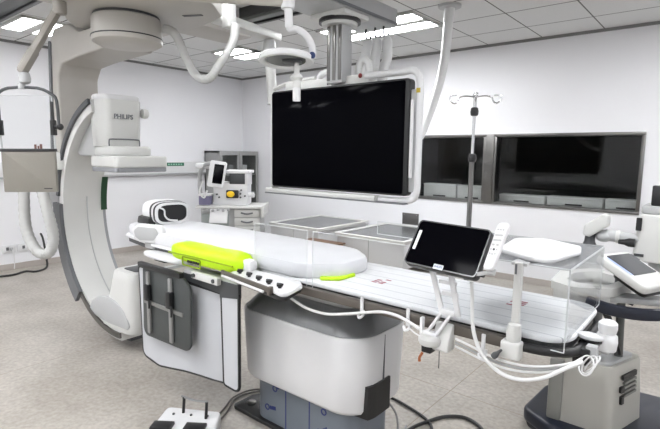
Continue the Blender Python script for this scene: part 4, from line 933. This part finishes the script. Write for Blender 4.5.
plabel(MB().lathe([(.03, 1.045), (.036, 1.05), (.028, 1.07), (.026, 1.10), (.035, 1.115)], (-.535, 2.67, 0), 20).build('swivel_joint', DARKGREY, ih), 'dark swivel joint')
MB().ball((-.47, 2.69, 1.105), (.09, .09, .07), 14).build('elbow', LIGHTGREY, ih)
MB().loft([[(x, y, z) for x, y in rect(-.535-a, 2.67-a, -.535+a, 2.67+a, .015)] for z, a in ((.86, .06), (1.0, .055), (1.035, .05), (1.05, .035))]).build('arm_pillar', LIGHTGREY, ih)

for o in ij.children:
    if o not in before:
        for q in [o]+list(o.children): q.data.transform(Matrix.Translation((-.04, .36, -.045)))
MB().cyl((-.26, 3.16, .80), (-.26, 3.16, .945), .04, n=18).build('head_column', LIGHTGREY, ij)
MB().bar([(-.362, 2.78, .835), (-.26, 3.17, .835)], .05, .04, (0, 0, 1), .006).build('head_bracket', LIGHTGREY, ij)
MB().loft([[(x, y, z) for x, y in rect(-.575-a, 3.03-a, -.575+a, 3.03+a, .015)] for z, a in ((.13, .055), (.83, .058))]).build('arm_column', LIGHTGREY, ij)

# ------------------------------------------------------------------ floor things near the pedestal
t = thing('foot_switch', (-2.1, 1.33, 0), 'white foot switch box with black pedals and a wire handle on the floor', 'foot switch', 0)
fp = rpoly([(-2.26, 1.23), (-2.06, 1.10), (-1.90, 1.40), (-2.09, 1.47)], .03)
MB().prism(rpoly([(-2.14, 1.16), (-1.86, 1.36), (-2.02, 1.53), (-2.29, 1.37)], .03), .0, .095, 'xy', .012, 3).build('housing', WHITE, t)
FF = frame((-2.12, 1.25, .0), (.88, -.47, 0), (.47, .88, 0))
for (x, y) in ((-2.13, 1.24), (-1.99, 1.34)): plabel(MB().box((x, y, .10), (.11, .07, .02), .006, rmat('Z', 36)).build('pedal', BLACK, t), 'black pedal')
for (x, y) in ((-2.19, 1.345), (-2.11, 1.40), (-2.035, 1.45)): plabel(MB().cyl((x, y, .095), (x, y, .101), .007, n=10).build('indicator', DARKGREY, t), 'dark dot')
plabel(MB().tube([(-2.165, 1.385, .05), (-2.165, 1.395, .17), (-2.165, 1.395, .185)], .008, 8, 1).build('handle_post', BLACK, t), 'black handle post')
plabel(MB().tube([(-2.025, 1.43, .05), (-2.025, 1.44, .17), (-2.025, 1.44, .185)], .008, 8, 1).build('handle_post', BLACK, t), 'black handle post')
plabel(MB().tube([(-2.18, 1.39, .185), (-2.13, 1.405, .18), (-2.08, 1.42, .18), (-2.02, 1.445, .187)], .006, 8).build('handle_bar', mat('dull_steel', (.3, .3, .3, 1), .4, .8), t), 'steel handle bar')
for k, off in enumerate((0, .035)):
    tag(MB().tube([(-2.06+off*.4, 1.49, .02), (-2.12+off, 1.58, .009), (-2.16+off, 1.66, .009), (-2.22+off*.6, 1.78, .009), (-2.20+off, 1.92, .009), (-2.06, 2.02, .012)], .0055, 8).build('pedal_cord', mat('dark_cord', (.13, .12, .11, 1), .5)), ('dark cord from foot switch to pedestal, nearer the wall of the two', 'dark cord from foot switch to pedestal, nearer the table of the two')[k], 'cord', 'foot switch cords')
tag(MB().tube([(-1.62, 2.15, .012), (-1.56, 2.36, .012), (-1.48, 2.40, .012), (-1.37, 2.385, .012), (-1.2, 2.33, .012), (-1.12, 2.25, .012), (-1.1, 2.1, .012), (-1.15, 2.0, .012)], .008, 8).build('floor_cable', BLACK), 'black cable curving over the floor close beside the pedestal', 'cable')
tag(MB().tube([(-1.22, 2.03, .012), (-1.2, 2.18, .026), (-1.175, 2.32, .012), (-1.13, 2.42, .012), (-1.05, 2.485, .012), (-.97, 2.475, .012), (-.90, 2.42, .012), (-.86, 2.3, .012), (-.88, 2.1, .012)], .010, 8).build('floor_cable', BLACK), 'black cable arching over the floor at the bottom between pedestal and injector cart', 'cable')
tag(MB().tube([(-1.22, 1.92, .30), (-1.17, 1.95, .22), (-1.17, 1.98, .10), (-1.19, 2.02, .012), (-1.25, 2.2, .01)], .006, 8).build('pedestal_cord', GCABLE), 'grey cord hanging from the black pedestal opening', 'cord')

# ------------------------------------------------------------------ steel-topped trolleys by the window wall
def trolley(x0, x1, y0, y1, label):
    t = thing('low_trolley', ((x0+x1)/2, (y0+y1)/2, 0), label, 'trolley', group='low white trolleys under the windows')
    b = MB().bb(x0+.03, y0+.03, .20, x1-.03, y1-.03, .50, .01); b.build('body', WHITE, t)
    MB().ring(rect(x0, y0, x1, y1, .03), rect(x0+.06, y0+.06, x1-.06, y1-.06, .03), .50, .535).build('rim', OFFWHITE, t)
    plabel(MB().prism(rect(x0+.05, y0+.05, x1-.05, y1-.05, .02), .50, .525, 'xy').build('top_sheet', STEELTOP, t), 'grey steel top')
    plabel(MB().bb((x0+x1)/2-.004, y0+.026, .21, (x0+x1)/2+.004, y0+.031, .495).build('door_seam', LIGHTGREY, t), 'grey door seam')
    for (x, y) in ((x0+.10, y0+.10), (x1-.10, y0+.10), (x0+.10, y1-.10), (x1-.10, y1-.10)):
        lg = MB().cyl((x, y, .09), (x, y, .20), .018, n=12).build('leg', LIGHTGREY, t)
        plabel(MB().cyl((x, y-.015, .045), (x, y+.015, .045), .045, n=18).build('wheel', DARKGREY, lg), 'dark wheel')
trolley(-4.96, -4.0, 4.62, 5.76, 'low white trolley with grey steel top, left of the two under the windows')
trolley(-3.72, -2.70, 4.58, 5.76, 'low white trolley with grey steel top, right of the two under the windows')
t = thing('cardboard_box', (-3.8, 4.40, 0), 'brown cardboard box standing between the two low trolleys', 'box')
MB().bb(-4.02, 4.22, 0, -3.52, 4.52, .42, .004).build('carton', CARD, t)
plabel(MB().bb(-4.04, 4.20, .42, -3.50, 4.54, .432).build('lid', WOOD, t), 'dark lid edge')
plabel(MB().bb(-3.86, 4.218, .20, -3.74, 4.2205, .30).build('paper_label', WHITE, t), 'white paper label')

# ------------------------------------------------------------------ corner cabinet
t = thing('drug_cabinet', (-6.66, 5.36, 0), 'grey metal glass-door cabinet standing in the far room corner', 'cabinet')
CX0, CX1, CY0, CY1 = XL+.02, -6.45, 4.95, 5.78
GM = mat('grey_cabinet_metal', (.33, .33, .325, 1), .4, .4)
cb = MB(); cb.bb(CX0, CY0, 0, CX1-.03, CY0+.02, 1.53); cb.bb(CX0, CY1-.02, 0, CX1-.03, CY1, 1.53); cb.bb(CX0, CY0, 0, CX0+.02, CY1, 1.53)
cb.bb(CX0, CY0, 1.50, CX1-.03, CY1, 1.53); cb.bb(CX0, CY0, .05, CX1-.03, CY1, .09)
cb.build('carcass', GM, t)
for z in (.45, .8, 1.12): plabel(MB().bb(CX0+.02, CY0+.02, z, CX1-.05, CY1-.02, z+.015).build('shelf', LIGHTGREY, t), 'pale shelf')
ym = (CY0+CY1)/2
for (a, b_) in ((CY0, ym-.003), (ym+.003, CY1)):
    d = MB().ring(rect(a, .05, b_, 1.53), rect(a+.05, .12, b_-.05, 1.46), CX1-.028, CX1, 'yz').build('door', GM, t)
    plabel(MB().bb(CX1-.018, a+.045, .115, CX1-.012, b_-.045, 1.465).build('door_glass', WINGLASS, d), 'glass door pane')
    s_ = 1 if a == CY0 else -1; yh = (b_-.02) if s_ == 1 else (a+.02)
    plabel(MB().bb(CX1, yh-.008, .75, CX1+.02, yh+.008, .88, .003).build('handle', CHROME, d), 'chrome handle')
# things in the cabinet
k = 0
spots = [(5.08, .815, 'white medicine carton on the upper middle shelf at left behind cabinet glass', WHITE), (5.22, .815, 'green medicine carton on the middle shelf behind the cabinet glass', GREEN), (5.50, .815, 'white medicine carton on the middle shelf behind right cabinet door', WHITE), (5.12, 1.135, 'green carton on the top shelf behind left cabinet door', GREEN), (5.30, 1.135, 'grey carton on the top shelf next to the cabinet middle', LIGHTGREY), (5.60, 1.135, 'white carton on the top shelf behind right cabinet door', WHITE)]
for (y, z, lab, m_) in spots: tag(MB().bb(-6.74, y-.05, z, -6.60, y+.05, z+.16, .003).build('medicine_carton', m_), lab, 'carton', 'cartons inside the drug cabinet')

# ------------------------------------------------------------------ anaesthesia workstation
an = thing('anaesthesia_workstation', (-5.28, 4.27, 0), 'white anaesthesia workstation with tilted screen and drawers in front of the corner cabinet', 'medical cart', 39.6)
B_ = lambda *a, **k: MB().bb(*a, **k)
B_(-.40, -.22, .10, .40, .25, .755, bev=.012).build('cart_frame', LIGHTGREY, an, True)
B_(-.46, -.28, .755, .46, .28, .79, bev=.012).build('worktop', OFFWHITE, an, True)
B_(.42, -.30, .64, .46, .28, .80, bev=.01).build('side_grip', OFFWHITE, an, True)
for k in range(4):
    z1 = .745-k*.115
    d = B_(.06, -.245, z1-.105, .40, -.21, z1, bev=.006).build('drawer', OFFWHITE, an, True)
    plabel(MB().bar([(.15, -.25, z1-.045), (.23, -.262, z1-.06), (.31, -.25, z1-.045)], .012, .02, (0, 0, 1), 0, 4).build('handle', MIDGREY, d, True), 'grey curved handle')
B_(-.38, -.24, .30, -.02, -.21, .68, bev=.006).build('side_door', mat('teal_grey', (.30, .33, .32, 1), .5), an, True)
plabel(MB().box((-.14, -.30, .66), (.24, .02, .20), .004, rmat('X', -25)).build('paper_sheet', WHITE, an, True), 'white paper sheet')
B_(-.24, -.15, .79, .22, .20, 1.10, bev=.012).build('machine_body', WHITE, an, True)
plabel(B_(-.02, -.155, 1.08, .20, .20, 1.23, bev=.006).build('instrument_bay', DARKGREY, an, True), 'dark instrument bay')
B_(-.10, -.17, 1.225, .26, .22, 1.265, bev=.008).build('top_shelf', WHITE, an, True)
B_(.19, -.16, 1.06, .23, .20, 1.23, bev=.006).build('bay_side', WHITE, an, True)
plabel(MB().box((.02, -.165, .945), (.17, .03, .11), .03).build('absorber_window', BLACK, an, True), 'black round-ended window')
plabel(MB().ball((-.0, -.185, .945), (.11, .05, .085), 14).build('yellow_valve', YELLOW, an, True), 'yellow valve')
for (x, z) in ((.13, .90), (.13, .95), (.14, 1.0), (.19, .92), (-.16, .90), (-.19, .94)): plabel(MB().cyl((x, -.15, z), (x, -.175, z), .012, n=10).build('dial', DARKGREY, an, True), 'dark dial')
MB().cyl((.22, -.08, .93), (.30, -.10, .93), .035, n=16, bev=.006).build('side_valve', WHITE, an, True)
plabel(B_(-.42, -.24, .80, -.27, -.06, .93, bev=.01).build('suction_canister', PURPLE, an, True), 'violet canister')
B_(-.43, -.245, .92, -.26, -.055, .945, bev=.006).build('canister_lid', WHITE, an, True)
MB().tube([(-.42, -.05, .79), (-.45, -.05, 1.0), (-.44, -.05, 1.22), (-.36, -.08, 1.33), (-.27, -.12, 1.36)], .03, 10).build('screen_arm', LIGHTGREY, an, True)
B_(-.50, -.1, 1.28, -.30, .05, 1.36, bev=.03).build('screen_arm_block', WHITE, an, True)
Fs = frame((-.16, -.26, 1.22), (.96, .0, -.12), (-.16, .18, .97))
sc = MB().prism(rect(-.115, -.18, .105, .175, .025), -.05, 0, 'xy', .01, 3, frame=Fs).build('screen_case', WHITE, an, True)
plabel(MB().prism(rect(-.05, -.13, .08, .13, .008), 0, .003, 'xy', frame=Fs).build('screen', SCREEN, sc, True), 'dark screen')
MB().tube([(-.36, -.24, 1.1), (-.40, -.26, .98), (-.34, -.26, .9), (-.3, -.25, 1.0)], .012, 8).build('breathing_tube', CABLE, an, True)
ho = MB()
for k in range(6): ho.lathe([(.004, 0), (.018, .004), (.02, .02), (.008, .035)], (-.36+.07*k, -.29, .715+.012*(k % 2)), 10)
ho.build('worktop_fittings', LIGHTGREY, an, True)
for (x, y) in ((-.36, -.2), (.36, -.2), (-.36, .22), (.36, .22)): plabel(MB().cyl((x-.02, y, .05), (x+.02, y, .05), .05, n=18).build('caster', DARKGREY, an, True), 'dark caster')

# ------------------------------------------------------------------ equipment behind the observation windows
PERF = mat('perforated_white', (.62, .62, .62, 1), .5, 0, .25, 160)
def case(x0, x1, z1, label, dk=True):
    t = thing('equipment_case', ((x0+x1)/2, 6.1, .93), label, 'equipment case', group='white cases behind the windows')
    MB().bb(x0, 6.02, .90, x1, 6.2, z1, .006).build('housing', PERF, t)
    plabel(MB().bb((x0+x1)/2-.09, 6.005, .945, (x0+x1)/2+.09, 6.022, .962, .003).build('grip', BLACK, t), 'black grip')
    plabel(MB().bb(x0, 6.012, z1-.018, x1, 6.022, z1-.004).build('top_edge', WHITE, t), 'white top edge')
    return t
case(-3.27, -2.79, 1.115, 'tall white case with grip behind the left window, left one')
case(-2.77, -2.36, 1.11, 'tall white case behind the left window beside the steel pillar')
case(-2.20, -1.655, 1.03, 'low perforated white case behind the right window, leftmost')
case(-1.63, -1.045, 1.04, 'low perforated white case behind the right window, middle one')
case(-1.02, -.62, 1.045, 'low perforated white case behind the right window, rightmost')
t = thing('control_desk', (-1.9, 6.35, 0), 'dark desk behind the windows carrying the white cases', 'desk')
MB().bb(-3.5, 5.97, .86, -.4, 6.7, .90, .004).build('desktop', DARKGREY, t)
for x in (-3.4, -.5): MB().bb(x-.03, 6.0, .03, x+.03, 6.65, .86).build('leg', DARKGREY, t)
